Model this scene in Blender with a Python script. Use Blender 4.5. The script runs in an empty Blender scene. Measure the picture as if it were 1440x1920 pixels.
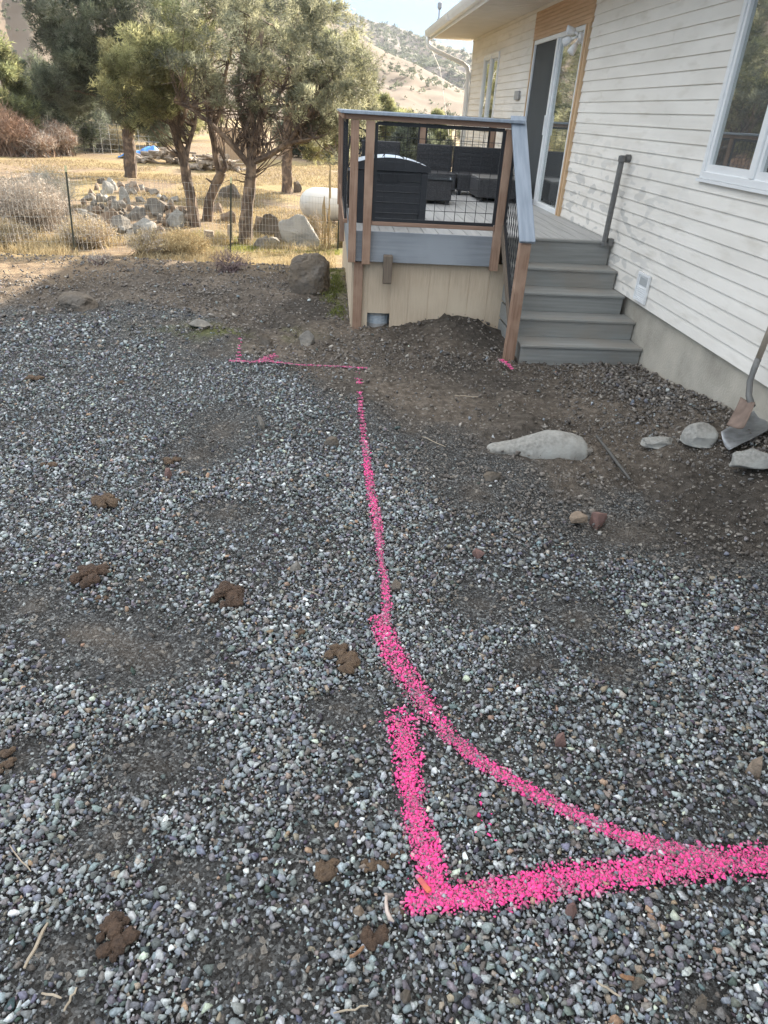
import bpy, bmesh, math, random
import numpy as np
from mathutils import Vector, Matrix, noise as mnoise
random.seed(7); RNG = np.random.default_rng(7)
S = bpy.context.scene
COL = S.collection

# ------------------------------------------------------------------ camera
CAMH = 1.92
R = np.array([[0.99650889, -0.06514067, 0.05221805],
              [0.01228155, -0.50428016, -0.86345277],
              [0.08257842, 0.86107968, -0.50171963]])
FPX = 1294.74
cd = bpy.data.cameras.new('camera'); cam = bpy.data.objects.new('camera', cd); COL.objects.link(cam)
cd.sensor_fit = 'VERTICAL'; cd.sensor_height = 32.0; cd.lens = FPX / 1920 * 32.0
cd.clip_start = 0.05; cd.clip_end = 6000
mw = Matrix.Identity(4)
for i in range(3):
    mw[i][0] = R[0, i]; mw[i][1] = -R[1, i]; mw[i][2] = -R[2, i]
mw[2][3] = CAMH
cam.matrix_world = mw
S.camera = cam

# ------------------------------------------------------------------ light
SUN_EL = math.radians(20.9)
SX, SY = 0.5906, 0.8070           # horizontal direction towards the sun (ahead and to the right, behind the house)
w = bpy.data.worlds.new("World"); S.world = w; w.use_nodes = True
nt = w.node_tree; bg = nt.nodes['Background']
sky = nt.nodes.new('ShaderNodeTexSky'); sky.sky_type = 'NISHITA'; sky.sun_disc = False
sky.sun_elevation = SUN_EL; sky.sun_rotation = math.atan2(SX, SY)
sky.altitude = 1500; sky.air_density = 1.0; sky.dust_density = 0.6; sky.ozone_density = 1.0
# upper sky, out of view, brightened to add fill light; clearer blue low down
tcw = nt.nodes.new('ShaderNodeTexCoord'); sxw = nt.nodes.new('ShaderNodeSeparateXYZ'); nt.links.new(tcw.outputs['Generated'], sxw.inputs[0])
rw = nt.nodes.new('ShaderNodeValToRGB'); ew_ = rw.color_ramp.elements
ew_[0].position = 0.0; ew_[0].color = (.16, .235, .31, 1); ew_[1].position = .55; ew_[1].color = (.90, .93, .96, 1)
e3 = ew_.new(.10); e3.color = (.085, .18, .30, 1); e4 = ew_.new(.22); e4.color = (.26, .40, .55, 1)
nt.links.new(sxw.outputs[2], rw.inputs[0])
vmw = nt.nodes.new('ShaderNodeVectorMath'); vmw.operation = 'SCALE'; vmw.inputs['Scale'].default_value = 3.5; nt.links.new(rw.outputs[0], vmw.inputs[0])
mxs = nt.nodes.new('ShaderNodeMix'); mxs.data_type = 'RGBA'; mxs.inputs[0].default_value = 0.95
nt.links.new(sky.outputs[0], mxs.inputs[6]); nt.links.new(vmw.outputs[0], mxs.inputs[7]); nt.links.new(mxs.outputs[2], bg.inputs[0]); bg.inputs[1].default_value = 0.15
sl = bpy.data.lights.new('sun', 'SUN'); so = bpy.data.objects.new('sun', sl); COL.objects.link(so)
sl.energy = 5.0; sl.angle = math.radians(0.53); sl.color = (1.0, 0.88, 0.72)
dv = Vector((-SX * math.cos(SUN_EL), -SY * math.cos(SUN_EL), -math.sin(SUN_EL)))
so.rotation_euler = dv.to_track_quat('-Z', 'Y').to_euler(); so.location = (0, 0, 30)
S.view_settings.view_transform = 'Standard'; S.view_settings.look = 'None'
S.view_settings.exposure = 2.32; S.view_settings.gamma = 1.0

# ------------------------------------------------------------------ pixel <-> place helpers (photograph coordinates, 1440 x 1920)
W = 2.855                                    # x of the siding plane
def sstep(a, b, x):
    t = np.clip((x - a) / (b - a), 0, 1); return t * t * (3 - 2 * t)
def g(x, y):
    """height of the ground"""
    x = np.asarray(x, float); y = np.asarray(y, float)
    z = 0.24 * sstep(6.35, 4.0, y) * np.exp(-((np.minimum(x, W) - W) / 0.55) ** 2) * sstep(1.0, 2.2, y)
    z = z + 0.175 * np.exp(-((x - 1.30) / 0.42) ** 2 - ((y - 7.05) / 0.42) ** 2)
    z = z + 0.012 * np.sin(x * 2.1 + 1.3) * np.sin(y * 1.7 + x) * sstep(0.5, 2.5, y)
    z = z + 0.10 * np.sin(x * 0.31 + 0.7) * np.sin(y * 0.23) * sstep(22, 34, y)
    z = z + 0.40 * np.exp(-((x + 4.6) / 2.2) ** 2 - ((y - 19.0) / 2.6) ** 2)
    # the yard is a level pad; beyond its brow the field lies lower
    z = z - .62 * np.clip((y - 10.05) / 2.95, 0, 1) - .20 * sstep(13.0, 17.0, y)
    return z
def ray(px, py):
    return np.array([(px - 720) / FPX, (py - 960) / FPX, 1.0]) @ R
def P(px, py, dz=0.0):
    """point where the line of sight of a photo pixel meets the ground"""
    d = ray(px, py); t = 0.3; st = .05
    while t < 400:
        if CAMH + d[2] * t < g(d[0] * t, d[1] * t): break
        t += st; st = max(.05, t * .004)
    a, b = t - st, t
    for _ in range(30):
        m = (a + b) / 2
        if CAMH + d[2] * m < g(d[0] * m, d[1] * m): b = m
        else: a = m
    x, y = d[0] * b, d[1] * b
    return Vector((x, y, float(g(x, y)) + dz))
def PY(px, py, Y):
    d = ray(px, py); t = Y / d[1]; return Vector((d[0] * t, Y, CAMH + d[2] * t))
def PX(px, py, X):
    d = ray(px, py); t = X / d[0]; return Vector((X, d[1] * t, CAMH + d[2] * t))
def mpp(px, py):
    """metres per photo pixel at the ground there"""
    p = P(px, py); v = R @ (np.array(p) - np.array([0, 0, CAMH])); return v[2] / FPX

# ------------------------------------------------------------------ materials
def new_mat(name):
    m = bpy.data.materials.new(name); m.use_nodes = True
    return m, m.node_tree.nodes, m.node_tree.links, m.node_tree.nodes['Principled BSDF']
def srgb(r, g_, b):
    f = lambda c: (c / 255 / 12.92) if c / 255 <= 0.04045 else ((c / 255 + 0.055) / 1.055) ** 2.4
    return (f(r), f(g_), f(b), 1)
def mat(name, c1, c2=None, scale=8, rough=0.8, bump=0.0, stretch=(1, 1, 1), metal=0.0, spec=0.5, detail=6, c3=None, s3=1.5, bscale=None, bdist=.01):
    m, N, L, B = new_mat(name)
    c1 = tuple(c1[:3]) + (1,); c2 = tuple((c2 or c1)[:3]) + (1,)
    tc = N.new('ShaderNodeTexCoord'); mp = N.new('ShaderNodeMapping'); mp.inputs['Scale'].default_value = stretch
    L.new(tc.outputs['Object'], mp.inputs[0])
    n1 = N.new('ShaderNodeTexNoise'); n1.inputs['Scale'].default_value = scale; n1.inputs['Detail'].default_value = detail
    L.new(mp.outputs[0], n1.inputs['Vector'])
    cr = N.new('ShaderNodeValToRGB'); cr.color_ramp.elements[0].position = 0.32; cr.color_ramp.elements[1].position = 0.68
    cr.color_ramp.elements[0].color = c1; cr.color_ramp.elements[1].color = c2
    L.new(n1.outputs['Fac'], cr.inputs[0]); out = cr.outputs[0]
    if c3:
        n2 = N.new('ShaderNodeTexNoise'); n2.inputs['Scale'].default_value = s3; n2.inputs['Detail'].default_value = 4
        L.new(tc.outputs['Object'], n2.inputs['Vector'])
        r2 = N.new('ShaderNodeValToRGB'); r2.color_ramp.elements[0].position = 0.48; r2.color_ramp.elements[1].position = 0.66
        L.new(n2.outputs['Fac'], r2.inputs[0])
        mx = N.new('ShaderNodeMix'); mx.data_type = 'RGBA'
        L.new(r2.outputs[0], mx.inputs[0]); L.new(out, mx.inputs[6]); mx.inputs[7].default_value = tuple(c3[:3]) + (1,)
        out = mx.outputs[2]
    L.new(out, B.inputs['Base Color'])
    B.inputs['Roughness'].default_value = rough; B.inputs['Metallic'].default_value = metal
    B.inputs['Specular IOR Level'].default_value = spec
    if bump:
        nb = N.new('ShaderNodeTexNoise'); nb.inputs['Scale'].default_value = bscale or scale * 2; nb.inputs['Detail'].default_value = 8
        L.new(mp.outputs[0], nb.inputs['Vector'])
        bp = N.new('ShaderNodeBump'); bp.inputs['Strength'].default_value = bump; bp.inputs['Distance'].default_value = bdist
        L.new(nb.outputs['Fac'], bp.inputs['Height']); L.new(bp.outputs[0], B.inputs['Normal'])
    return m
def mat_attr(name, rough=0.8, trans=0.0, nscale=60, namt=0.35, spec=0.4, bump=0.0, paint=False):
    """colour carried by the mesh (one real colour per stone, needle or blade), with a little mottling"""
    m, N, L, B = new_mat(name)
    a = N.new('ShaderNodeAttribute'); a.attribute_name = 'col'
    tc = N.new('ShaderNodeTexCoord'); n1 = N.new('ShaderNodeTexNoise'); n1.inputs['Scale'].default_value = nscale
    n1.inputs['Detail'].default_value = 4
    L.new(tc.outputs['Object'], n1.inputs['Vector'])
    mr = N.new('ShaderNodeMapRange'); mr.inputs[1].default_value = 0.3; mr.inputs[2].default_value = 0.7
    mr.inputs[3].default_value = 1 - namt; mr.inputs[4].default_value = 1 + namt
    L.new(n1.outputs['Fac'], mr.inputs[0])
    vm = N.new('ShaderNodeVectorMath'); vm.operation = 'SCALE'
    L.new(a.outputs['Color'], vm.inputs[0]); L.new(mr.outputs[0], vm.inputs['Scale'])
    L.new(vm.outputs[0], B.inputs['Base Color'])
    if paint:   # paint sprayed from above: it coats the tops and speckles the flanks
        ge = N.new('ShaderNodeNewGeometry'); sz = N.new('ShaderNodeSeparateXYZ'); L.new(ge.outputs['True Normal'], sz.inputs[0])
        n2 = N.new('ShaderNodeTexNoise'); n2.inputs['Scale'].default_value = 260; n2.inputs['Detail'].default_value = 3; L.new(tc.outputs['Object'], n2.inputs['Vector'])
        up = N.new('ShaderNodeMapRange'); up.inputs[1].default_value = -.15; up.inputs[2].default_value = .55; L.new(sz.outputs[2], up.inputs[0])
        sp = N.new('ShaderNodeMath'); sp.operation = 'MULTIPLY'; L.new(a.outputs['Alpha'], sp.inputs[0]); L.new(up.outputs[0], sp.inputs[1])
        th = N.new('ShaderNodeMath'); th.operation = 'MULTIPLY_ADD'; th.inputs[1].default_value = 1.0; L.new(n2.outputs['Fac'], th.inputs[0]); L.new(sp.outputs[0], th.inputs[2])
        m2 = N.new('ShaderNodeMapRange'); m2.inputs[1].default_value = .74; m2.inputs[2].default_value = 1.18; L.new(th.outputs[0], m2.inputs[0])
        mx = N.new('ShaderNodeMix'); mx.data_type = 'RGBA'; L.new(m2.outputs[0], mx.inputs[0]); L.new(vm.outputs[0], mx.inputs[6]); mx.inputs[7].default_value = (.93, .075, .31, 1)
        L.new(mx.outputs[2], B.inputs['Base Color'])
    B.inputs['Roughness'].default_value = rough; B.inputs['Specular IOR Level'].default_value = spec
    if bump:
        bp = N.new('ShaderNodeBump'); bp.inputs['Strength'].default_value = bump; bp.inputs['Distance'].default_value = 0.004
        L.new(n1.outputs['Fac'], bp.inputs['Height']); L.new(bp.outputs[0], B.inputs['Normal'])
    if trans:
        t = N.new('ShaderNodeBsdfTranslucent'); L.new(vm.outputs[0], t.inputs[0])
        ms = N.new('ShaderNodeMixShader'); ms.inputs[0].default_value = trans
        out = N['Material Output']
        L.new(B.outputs[0], ms.inputs[1]); L.new(t.outputs[0], ms.inputs[2]); L.new(ms.outputs[0], out.inputs[0])
    return m

M = {}
M['siding'] = mat('siding', (.60, .575, .545), (.68, .655, .625), scale=3, rough=.7, stretch=(1, .6, 6), c3=(.53, .50, .475), s3=2.2)
M['siding_wash'] = M['siding']
M['concrete'] = mat('concrete', (.46, .42, .355), (.33, .30, .25), scale=5, rough=.95, bump=.5, bscale=60, c3=(.53, .48, .40), s3=1.3)
M['white'] = mat('white_vinyl', (.84, .84, .83), (.78, .78, .78), scale=4, rough=.4)
M['soffit'] = mat('soffit', (.74, .69, .62), (.68, .64, .57), scale=3, rough=.7)
M['cedar'] = mat('cedar', (.64, .43, .27), (.52, .34, .20), scale=9, rough=.75, stretch=(1, .25, 3), bump=.15)
M['trimwood'] = mat('trim_wood', (.66, .46, .28), (.52, .34, .19), scale=14, rough=.7, stretch=(6, 6, .3), bump=.2)
M['redwood'] = mat('redwood', (.34, .215, .15), (.235, .14, .09), scale=12, rough=.75, stretch=(5, 5, .35), bump=.25, c3=(.38, .25, .175), s3=4)
M['redwood_h'] = mat('redwood_rail', (.33, .21, .15), (.23, .14, .095), scale=12, rough=.75, stretch=(.35, 5, 5), bump=.25)
M['oldwood'] = mat('weathered_wood', (.20, .155, .115), (.13, .10, .075), scale=16, rough=.85, stretch=(4, 4, .4), bump=.3)
M['composite'] = mat('composite_board', (.21, .225, .245), (.29, .31, .33), scale=5, rough=.6, stretch=(.35, 3, 9), bump=.2, c3=(.33, .35, .375), s3=1.2)
M['composite_cap'] = mat('composite_cap', (.24, .28, .33), (.33, .37, .43), scale=6, rough=.5, stretch=(6, .6, .6), bump=.15)
M['deckboard'] = mat('deck_board', (.42, .415, .40), (.32, .315, .31), scale=5, rough=.55, stretch=(6, .4, 1), bump=.15)
M['stair'] = mat('stair_board', (.225, .225, .21), (.30, .30, .285), scale=5, rough=.6, stretch=(.35, 6, 7), bump=.2, c3=(.27, .25, .22), s3=2.2)
M['black'] = mat('black_metal', (.018, .019, .022), rough=.5)
M['resin'] = mat('charcoal_resin', (.022, .024, .028), (.03, .032, .037), scale=20, rough=.45)
M['wicker'] = mat('dark_wicker', (.018, .018, .02), (.065, .064, .068), scale=60, rough=.6, bump=.6, bscale=120)
M['cushion'] = mat('grey_table_top', (.20, .19, .18), (.15, .145, .14), scale=10, rough=.5)
M['t111'] = mat('tan_panel', (.58, .465, .34), (.50, .395, .285), scale=10, rough=.85, stretch=(7, 7, .5), bump=.3, c3=(.61, .50, .37), s3=2)
M['bark'] = mat('bark', (.15, .11, .085), (.065, .049, .04), scale=9, rough=.95, stretch=(3, 3, .7), bump=1.0, c3=(.27, .20, .145), s3=5)
M['deadwood'] = mat('dead_wood', (.36, .30, .235), (.20, .16, .125), scale=12, rough=.95, bump=.5)
M['rock'] = mat('rock', (.22, .20, .175), (.14, .13, .115), scale=5, rough=.92, bump=.7, bscale=25, c3=(.29, .26, .22), s3=3, bdist=.035)
M['rock_dark'] = mat('rock_dark', (.145, .115, .085), (.085, .070, .056), scale=6, rough=.92, bump=.8, bscale=25, c3=(.15, .13, .11), s3=3, bdist=.035)
M['rock_pale'] = mat('rock_pale', (.33, .315, .285), (.20, .19, .17), scale=45, rough=.9, bump=.5, bscale=70, c3=(.39, .38, .35), s3=4)
M['rock_white'] = mat('rock_white', (.42, .40, .36), (.32, .305, .28), scale=4, rough=.9, bump=.6, bscale=20, c3=(.26, .26, .25), s3=2.5, bdist=.035)
M['rock_tan'] = mat('rock_tan', (.27, .205, .15), (.20, .15, .11), scale=5, rough=.92, bump=.7, bscale=25, bdist=.035)
M['rock_red'] = mat('rock_red', (.20, .115, .095), (.15, .09, .08), scale=25, rough=.85, bump=.4)
M['steel'] = mat('worn_steel', (.33, .345, .36), (.20, .205, .215), scale=12, rough=.42, metal=.75, bump=.1, c3=(.42, .43, .45), s3=7)
M['rust'] = mat('rusty_steel', (.25, .18, .145), (.16, .11, .085), scale=14, rough=.7, metal=.2, bump=.2)
M['handle'] = mat('shovel_handle', (.26, .21, .165), (.33, .28, .22), scale=6, rough=.6, stretch=(3, 3, .5))
M['pipe'] = mat('grey_pipe', (.17, .165, .155), (.13, .125, .12), scale=6, rough=.55)
M['tank'] = mat('tank_white', (.70, .70, .68), (.64, .63, .60), scale=2, rough=.4)
M['teal'] = mat('teal_plastic', (.25, .50, .52), rough=.4)
M['tarp'] = mat('blue_tarp', (.03, .16, .50), (.05, .25, .66), scale=6, rough=.5, bump=.8)
M['wire'] = mat('galvanised_wire', (.42, .41, .38), rough=.5, metal=.3)
M['tpost'] = mat('green_post', (.035, .04, .03), (.055, .06, .045), scale=30, rough=.7)
M['tpost_tip'] = mat('post_tip', (.55, .55, .33), rough=.6)
M['fencewood'] = mat('fence_board', (.42, .30, .19), (.34, .235, .15), scale=8, rough=.85, stretch=(6, 6, .5))
M['dung'] = mat('dung', (.095, .058, .037), (.045, .028, .019), scale=45, rough=.95, bump=1.0, bscale=120)
M['dung_dry'] = mat('dry_dung', (.14, .092, .056), (.075, .05, .034), scale=50, rough=.98, bump=1.0, bscale=140)
M['screen'] = mat('insect_screen', (.055, .06, .062), (.065, .07, .072), scale=3, rough=.8)
M['interior'] = mat('dark_interior', (.10, .105, .105), rough=.9)
M['curtain'] = mat('curtain', (.62, .63, .62), (.50, .51, .51), scale=3, rough=.9, stretch=(1, 6, .3))
M['shingle'] = mat('shingles', (.12, .10, .085), (.08, .07, .06), scale=14, rough=.95)
M['lamp_glass'] = mat('lamp_lens', (.62, .62, .60), rough=.25)
M['pinkpaint'] = mat('pink_paint', (.95, .07, .33), (.85, .05, .27), scale=20, rough=.55)
M['stone'] = mat_attr('gravel_stone', rough=.85, nscale=140, namt=.32, bump=.35, spec=.25)
M['painted'] = mat_attr('painted_stone', rough=.7, nscale=140, namt=.25, bump=.35, paint=True, spec=.3)
M['leaf'] = mat_attr('pine_needles', rough=.6, trans=.5, nscale=1.6, namt=.35, spec=.3)
M['blade'] = mat_attr('dry_grass', rough=.8, trans=.3, nscale=3, namt=.2, spec=.2)
M['twig'] = mat_attr('twigs', rough=.9, nscale=4, namt=.2, spec=.2)
def glass_mat():
    m, N, L, B = new_mat('window_glass')
    out = N['Material Output']; N.remove(B)
    gl = N.new('ShaderNodeBsdfGlossy'); gl.inputs['Roughness'].default_value = 0.015; gl.inputs['Color'].default_value = (.92, .95, .94, 1)
    tr = N.new('ShaderNodeBsdfTransparent'); tr.inputs['Color'].default_value = (.75, .79, .78, 1)
    lw = N.new('ShaderNodeFresnel'); lw.inputs['IOR'].default_value = 1.7
    mr = N.new('ShaderNodeMath'); mr.operation = 'MULTIPLY_ADD'; mr.inputs[1].default_value = 1.3; mr.inputs[2].default_value = .26; mr.use_clamp = True
    tc = N.new('ShaderNodeTexCoord'); n1 = N.new('ShaderNodeTexNoise'); n1.inputs['Scale'].default_value = 1.2
    bp = N.new('ShaderNodeBump'); bp.inputs['Strength'].default_value = .03; bp.inputs['Distance'].default_value = .02
    L.new(tc.outputs['Object'], n1.inputs['Vector']); L.new(n1.outputs['Fac'], bp.inputs['Height']); L.new(bp.outputs[0], gl.inputs['Normal'])
    mx = N.new('ShaderNodeMixShader'); L.new(lw.outputs[0], mr.inputs[0]); L.new(mr.outputs[0], mx.inputs[0])
    df = N.new('ShaderNodeBsdfDiffuse'); df.inputs[0].default_value = (.72, .74, .73, 1); m0 = N.new('ShaderNodeMixShader'); m0.inputs[0].default_value = .16
    L.new(tr.outputs[0], m0.inputs[1]); L.new(df.outputs[0], m0.inputs[2]); L.new(m0.outputs[0], mx.inputs[1]); L.new(gl.outputs[0], mx.inputs[2]); L.new(mx.outputs[0], out.inputs[0])
    return m
M['glass'] = glass_mat()

# ------------------------------------------------------------------ object helpers
def tag(o, label=None, cat=None, group=None, kind=None):
    if label: o['label'] = label
    if cat: o['category'] = cat
    if group: o['group'] = group
    if kind: o['kind'] = kind
    return o
def thing(name, loc, label, cat, group=None):
    o = bpy.data.objects.new(name, None); o.location = loc; o.empty_display_size = .2; COL.objects.link(o)
    return tag(o, label, cat, group)
def link(name, me, material, parent=None):
    o = bpy.data.objects.new(name, me); COL.objects.link(o)
    if material is not None: me.materials.append(material)
    if parent is not None:
        o.parent = parent
        if parent.parent is None: o.matrix_parent_inverse = Matrix.Translation(-Vector(parent.location))   # the mesh is given in world coordinates
    return o
def np_mesh(name, V, F, col=None, smooth=False):
    """V (n,3); F (m,k) ints all the same k; col (n,3)"""
    me = bpy.data.meshes.new(name); V = np.ascontiguousarray(V, np.float32); F = np.ascontiguousarray(F, np.int32)
    k = F.shape[1]
    me.vertices.add(len(V)); me.vertices.foreach_set('co', V.ravel())
    me.loops.add(F.size); me.loops.foreach_set('vertex_index', F.ravel())
    me.polygons.add(len(F)); me.polygons.foreach_set('loop_start', np.arange(0, F.size, k, dtype=np.int32))
    me.polygons.foreach_set('loop_total', np.full(len(F), k, np.int32))
    if smooth: me.polygons.foreach_set('use_smooth', np.ones(len(F), bool))
    if col is not None:
        a = me.color_attributes.new('col', 'FLOAT_COLOR', 'POINT')
        a.data.foreach_set('color', (col if col.shape[1] == 4 else np.c_[col, np.ones(len(V))]).astype(np.float32).ravel())
    me.update(calc_edges=True)
    return me
class MB:
    """collects boxes, bars and tubes and links them as ONE mesh object"""
    def __init__(s): s.v = []; s.f = []
    def add(s, vs, fs):
        n = len(s.v); s.v += [tuple(v) for v in vs]; s.f += [tuple(i + n for i in f) for f in fs]
    def box(s, x0, x1, y0, y1, z0, z1):
        vs = [(x, y, z) for z in (z0, z1) for y in (y0, y1) for x in (x0, x1)]
        s.add(vs, [(0, 2, 3, 1), (4, 5, 7, 6), (0, 1, 5, 4), (2, 6, 7, 3), (0, 4, 6, 2), (1, 3, 7, 5)]); return s
    def bar(s, a, b, wd, th, up=(0, 0, 1)):
        a, b = Vector(a), Vector(b); d = (b - a).normalized(); u = Vector(up)
        sd = d.cross(u).normalized() if abs(d.dot(u)) < .999 else Vector((1, 0, 0)); u = sd.cross(d).normalized()
        vs = [p + sd * (i * wd / 2) + u * (j * th / 2) for p in (a, b) for i, j in ((-1, -1), (1, -1), (1, 1), (-1, 1))]
        s.add(vs, [(0, 1, 2, 3), (7, 6, 5, 4), (0, 4, 5, 1), (1, 5, 6, 2), (2, 6, 7, 3), (3, 7, 4, 0)]); return s
    def tube(s, pts, rad, n=8, wob=0.0, rnd=random):
        pts = [Vector(p) for p in pts]
        if not hasattr(rad, '__len__'): rad = [rad] * len(pts)
        rings = []; ref = Vector((0.31, 0.2, 0.93)).normalized()
        for i, p in enumerate(pts):
            d = (pts[min(i + 1, len(pts) - 1)] - pts[max(i - 1, 0)]).normalized()
            if abs(d.dot(ref)) > .97: ref = Vector((1, 0, 0))
            u = d.cross(ref).normalized(); v = d.cross(u)
            rings.append([p + (u * math.cos(2 * math.pi * k / n) + v * math.sin(2 * math.pi * k / n)) * rad[i] * (1 + wob * (rnd.random() - .5)) for k in range(n)])
        vs = [q for r in rings for q in r]; fs = []
        for i in range(len(rings) - 1):
            for k in range(n):
                fs.append((i * n + k, i * n + (k + 1) % n, (i + 1) * n + (k + 1) % n, (i + 1) * n + k))
        fs.append(tuple(range(n))[::-1]); fs.append(tuple((len(rings) - 1) * n + k for k in range(n)))
        s.add(vs, fs); return s
    def prism(s, poly, axis, a, b):
        """poly: 2-D outline in the two other axes; extruded along axis from a to b"""
        def mk(p, t):
            q = list(p); q.insert('xyz'.index(axis), t); return tuple(q)
        n = len(poly); vs = [mk(p, a) for p in poly] + [mk(p, b) for p in poly]
        s.add(vs, [tuple(range(n))[::-1], tuple(range(n, 2 * n))] + [(i, (i + 1) % n, n + (i + 1) % n, n + i) for i in range(n)]); return s
    def build(s, name, material, parent=None, bevel=0.0, smooth=False):
        me = bpy.data.meshes.new(name); me.from_pydata([tuple(v) for v in s.v], [], s.f); me.update()
        bm = bmesh.new(); bm.from_mesh(me); bmesh.ops.recalc_face_normals(bm, faces=bm.faces)
        if bevel: bmesh.ops.bevel(bm, geom=list(bm.edges), offset=bevel, segments=1, affect='EDGES', clamp_overlap=True)
        if smooth:
            for f in bm.faces: f.smooth = True
        bm.to_mesh(me); bm.free()
        return link(name, me, material, parent)

# ------------------------------------------------------------------ ground
ZB = [tuple(P(*p))[:2] for p in ((0, 590), (200, 600), (430, 650), (560, 705), (690, 790), (900, 880), (1110, 960), (1300, 1080), (1440, 1140))]
ZBx = np.array([-30] + [p[0] for p in ZB] + [2.6, 3.2]); ZBy = np.array([7.3] + [p[1] for p in ZB] + [2.0, 1.6])
def vnoise(x, y, sc, seed=0):
    """smooth value noise in 2-D, 0..1"""
    x = np.asarray(x) * sc + 100 + seed * 17.3; y = np.asarray(y) * sc + 100 + seed * 9.1
    xi = np.floor(x).astype(int); yi = np.floor(y).astype(int); fx = x - xi; fy = y - yi
    fx = fx * fx * (3 - 2 * fx); fy = fy * fy * (3 - 2 * fy)
    h = lambda a, b: (np.sin(a * 127.1 + b * 311.7 + seed * 74.7) * 43758.5453) % 1.0
    return (h(xi, yi) * (1 - fx) + h(xi + 1, yi) * fx) * (1 - fy) + (h(xi, yi + 1) * (1 - fx) + h(xi + 1, yi + 1) * fx) * fy
def fnoise(x, y, sc, seed=0, o=4):
    t = 0; a = .5
    for i in range(o): t = t + a * vnoise(x, y, sc * 2 ** i, seed + i); a *= .5
    return t / (1 - .5 ** o)
DARK = [(270, 1225, 130, 60), (290, 1430, 100, 60), (60, 1130, 60, 40), (160, 1180, 100, 40), (210, 1570, 70, 40), (120, 1790, 70, 50), (480, 1790, 90, 50), (420, 800, 70, 40), (370, 850, 60, 30), (130, 1900, 60, 30), (760, 1500, 30, 20), (640, 1330, 60, 30), (1160, 1000, 120, 35), (890, 930, 60, 25), (1080, 1160, 70, 40), (1150, 1250, 60, 30), (1000, 1240, 50, 30), (420, 960, 60, 25), (900, 1130, 60, 30), (1320, 1880, 50, 30), (690, 1905, 40, 14), (40, 1420, 50, 40), (340, 1640, 60, 30)]
DK = []
for a in DARK:
    c = P(a[0], a[1]); m_ = mpp(a[0], a[1]); q = P(a[0], a[1] - a[3]); DK.append((c.x, c.y, a[2] * m_, max(.05, abs(q.y - c.y))))
def patch_mask(x, y):
    m = 0 * np.asarray(x, float)
    for cx, cy, rx, ry in DK: m = np.maximum(m, np.exp(-(((x - cx) / rx) ** 2 + ((y - cy) / ry) ** 2) ** 1.2) * sstep(.15, .5, fnoise(x, y, 4.5, 91) + .12))
    return m
def gravel_mask(x, y):
    yb = np.interp(x, ZBx, ZBy); n = fnoise(x, y, 1.6, 3)
    m = sstep(.8, -.6, (y - yb) + (n - .5) * 2.0)
    for cx, cy, rx, ry in DK:
        m = m * (1 - .80 * np.exp(-(((x - cx) / rx) ** 2 + ((y - cy) / ry) ** 2) ** 1.3))
    return np.clip(m, 0, 1)
def axis(lo, f0, f1, hi, step, grow=1.12):
    a = list(np.arange(f0, f1 + 1e-6, step)); st = step; v = f0; left = []
    while v > lo: st *= grow; v -= st; left.append(v)
    st = step; v = a[-1]; right = []
    while v < hi: st *= grow; v += st; right.append(v)
    return np.array(left[::-1] + a + right)
GX = axis(-900, -4.6, 3.0, 900, .035, 1.09); GY = axis(-900, .3, 11.5, 1400, .035, 1.05)
gx, gy = np.meshgrid(GX, GY)
gz = g(gx, gy)
near = sstep(.2, .6, gy) * sstep(14, 10, gy)
gz = gz + near * ((fnoise(gx, gy, 9, 5) - .5) * .022 + (fnoise(gx, gy, 30, 6, 2) - .5) * .012)
dirtz = (1 - gravel_mask(gx, gy)) * near
gz = gz + dirtz * ((fnoise(gx, gy, 3.2, 51) - .5) * .075 + (np.abs(fnoise(gx, gy, 5.5, 57, 3) - .5)) * -.05 + np.maximum(0, fnoise(gx, gy, 14, 52, 2) - .58) * .10) - .012
gmask = gravel_mask(gx, gy)
sun_ = sstep(9.4, 10.6, gy + (fnoise(gx, gy, 1.2, 8) - .5) * 1.0)
HP = P(255, 405)
heapk = np.exp(-((gx - HP.x) / 2.2) ** 4 - ((gy - HP.y) / 3.0) ** 4)
grassy = (1 - heapk) * sstep(.42, .6, fnoise(gx, gy, .5, 11)) * sun_
YG = P(500, 464).y
green = np.exp(-((gy - YG) / .9) ** 2) * sstep(-3.2, -1.6, gx) * sstep(.42, .55, fnoise(gx, gy, 1.5, 12)) + .35 * np.exp(-((gx - .10) / .10) ** 2) * sstep(7.4, 8.4, gy) * sstep(11, 10, gy)
green = green + .55 * np.exp(-((gx + .95) / .6) ** 2 - ((gy - 6.75) / .25) ** 2) * sstep(.4, .6, fnoise(gx, gy, 5, 13))
ny, nx = gx.shape
idx = np.arange(nx * ny).reshape(ny, nx)
F = np.stack([idx[:-1, :-1], idx[:-1, 1:], idx[1:, 1:], idx[1:, :-1]], -1).reshape(-1, 4)
me = np_mesh('ground', np.stack([gx, gy, gz], -1).reshape(-1, 3), F, col=np.stack([gmask, grassy, np.clip(green, 0, 1)], -1).reshape(-1, 3), smooth=True)
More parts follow.
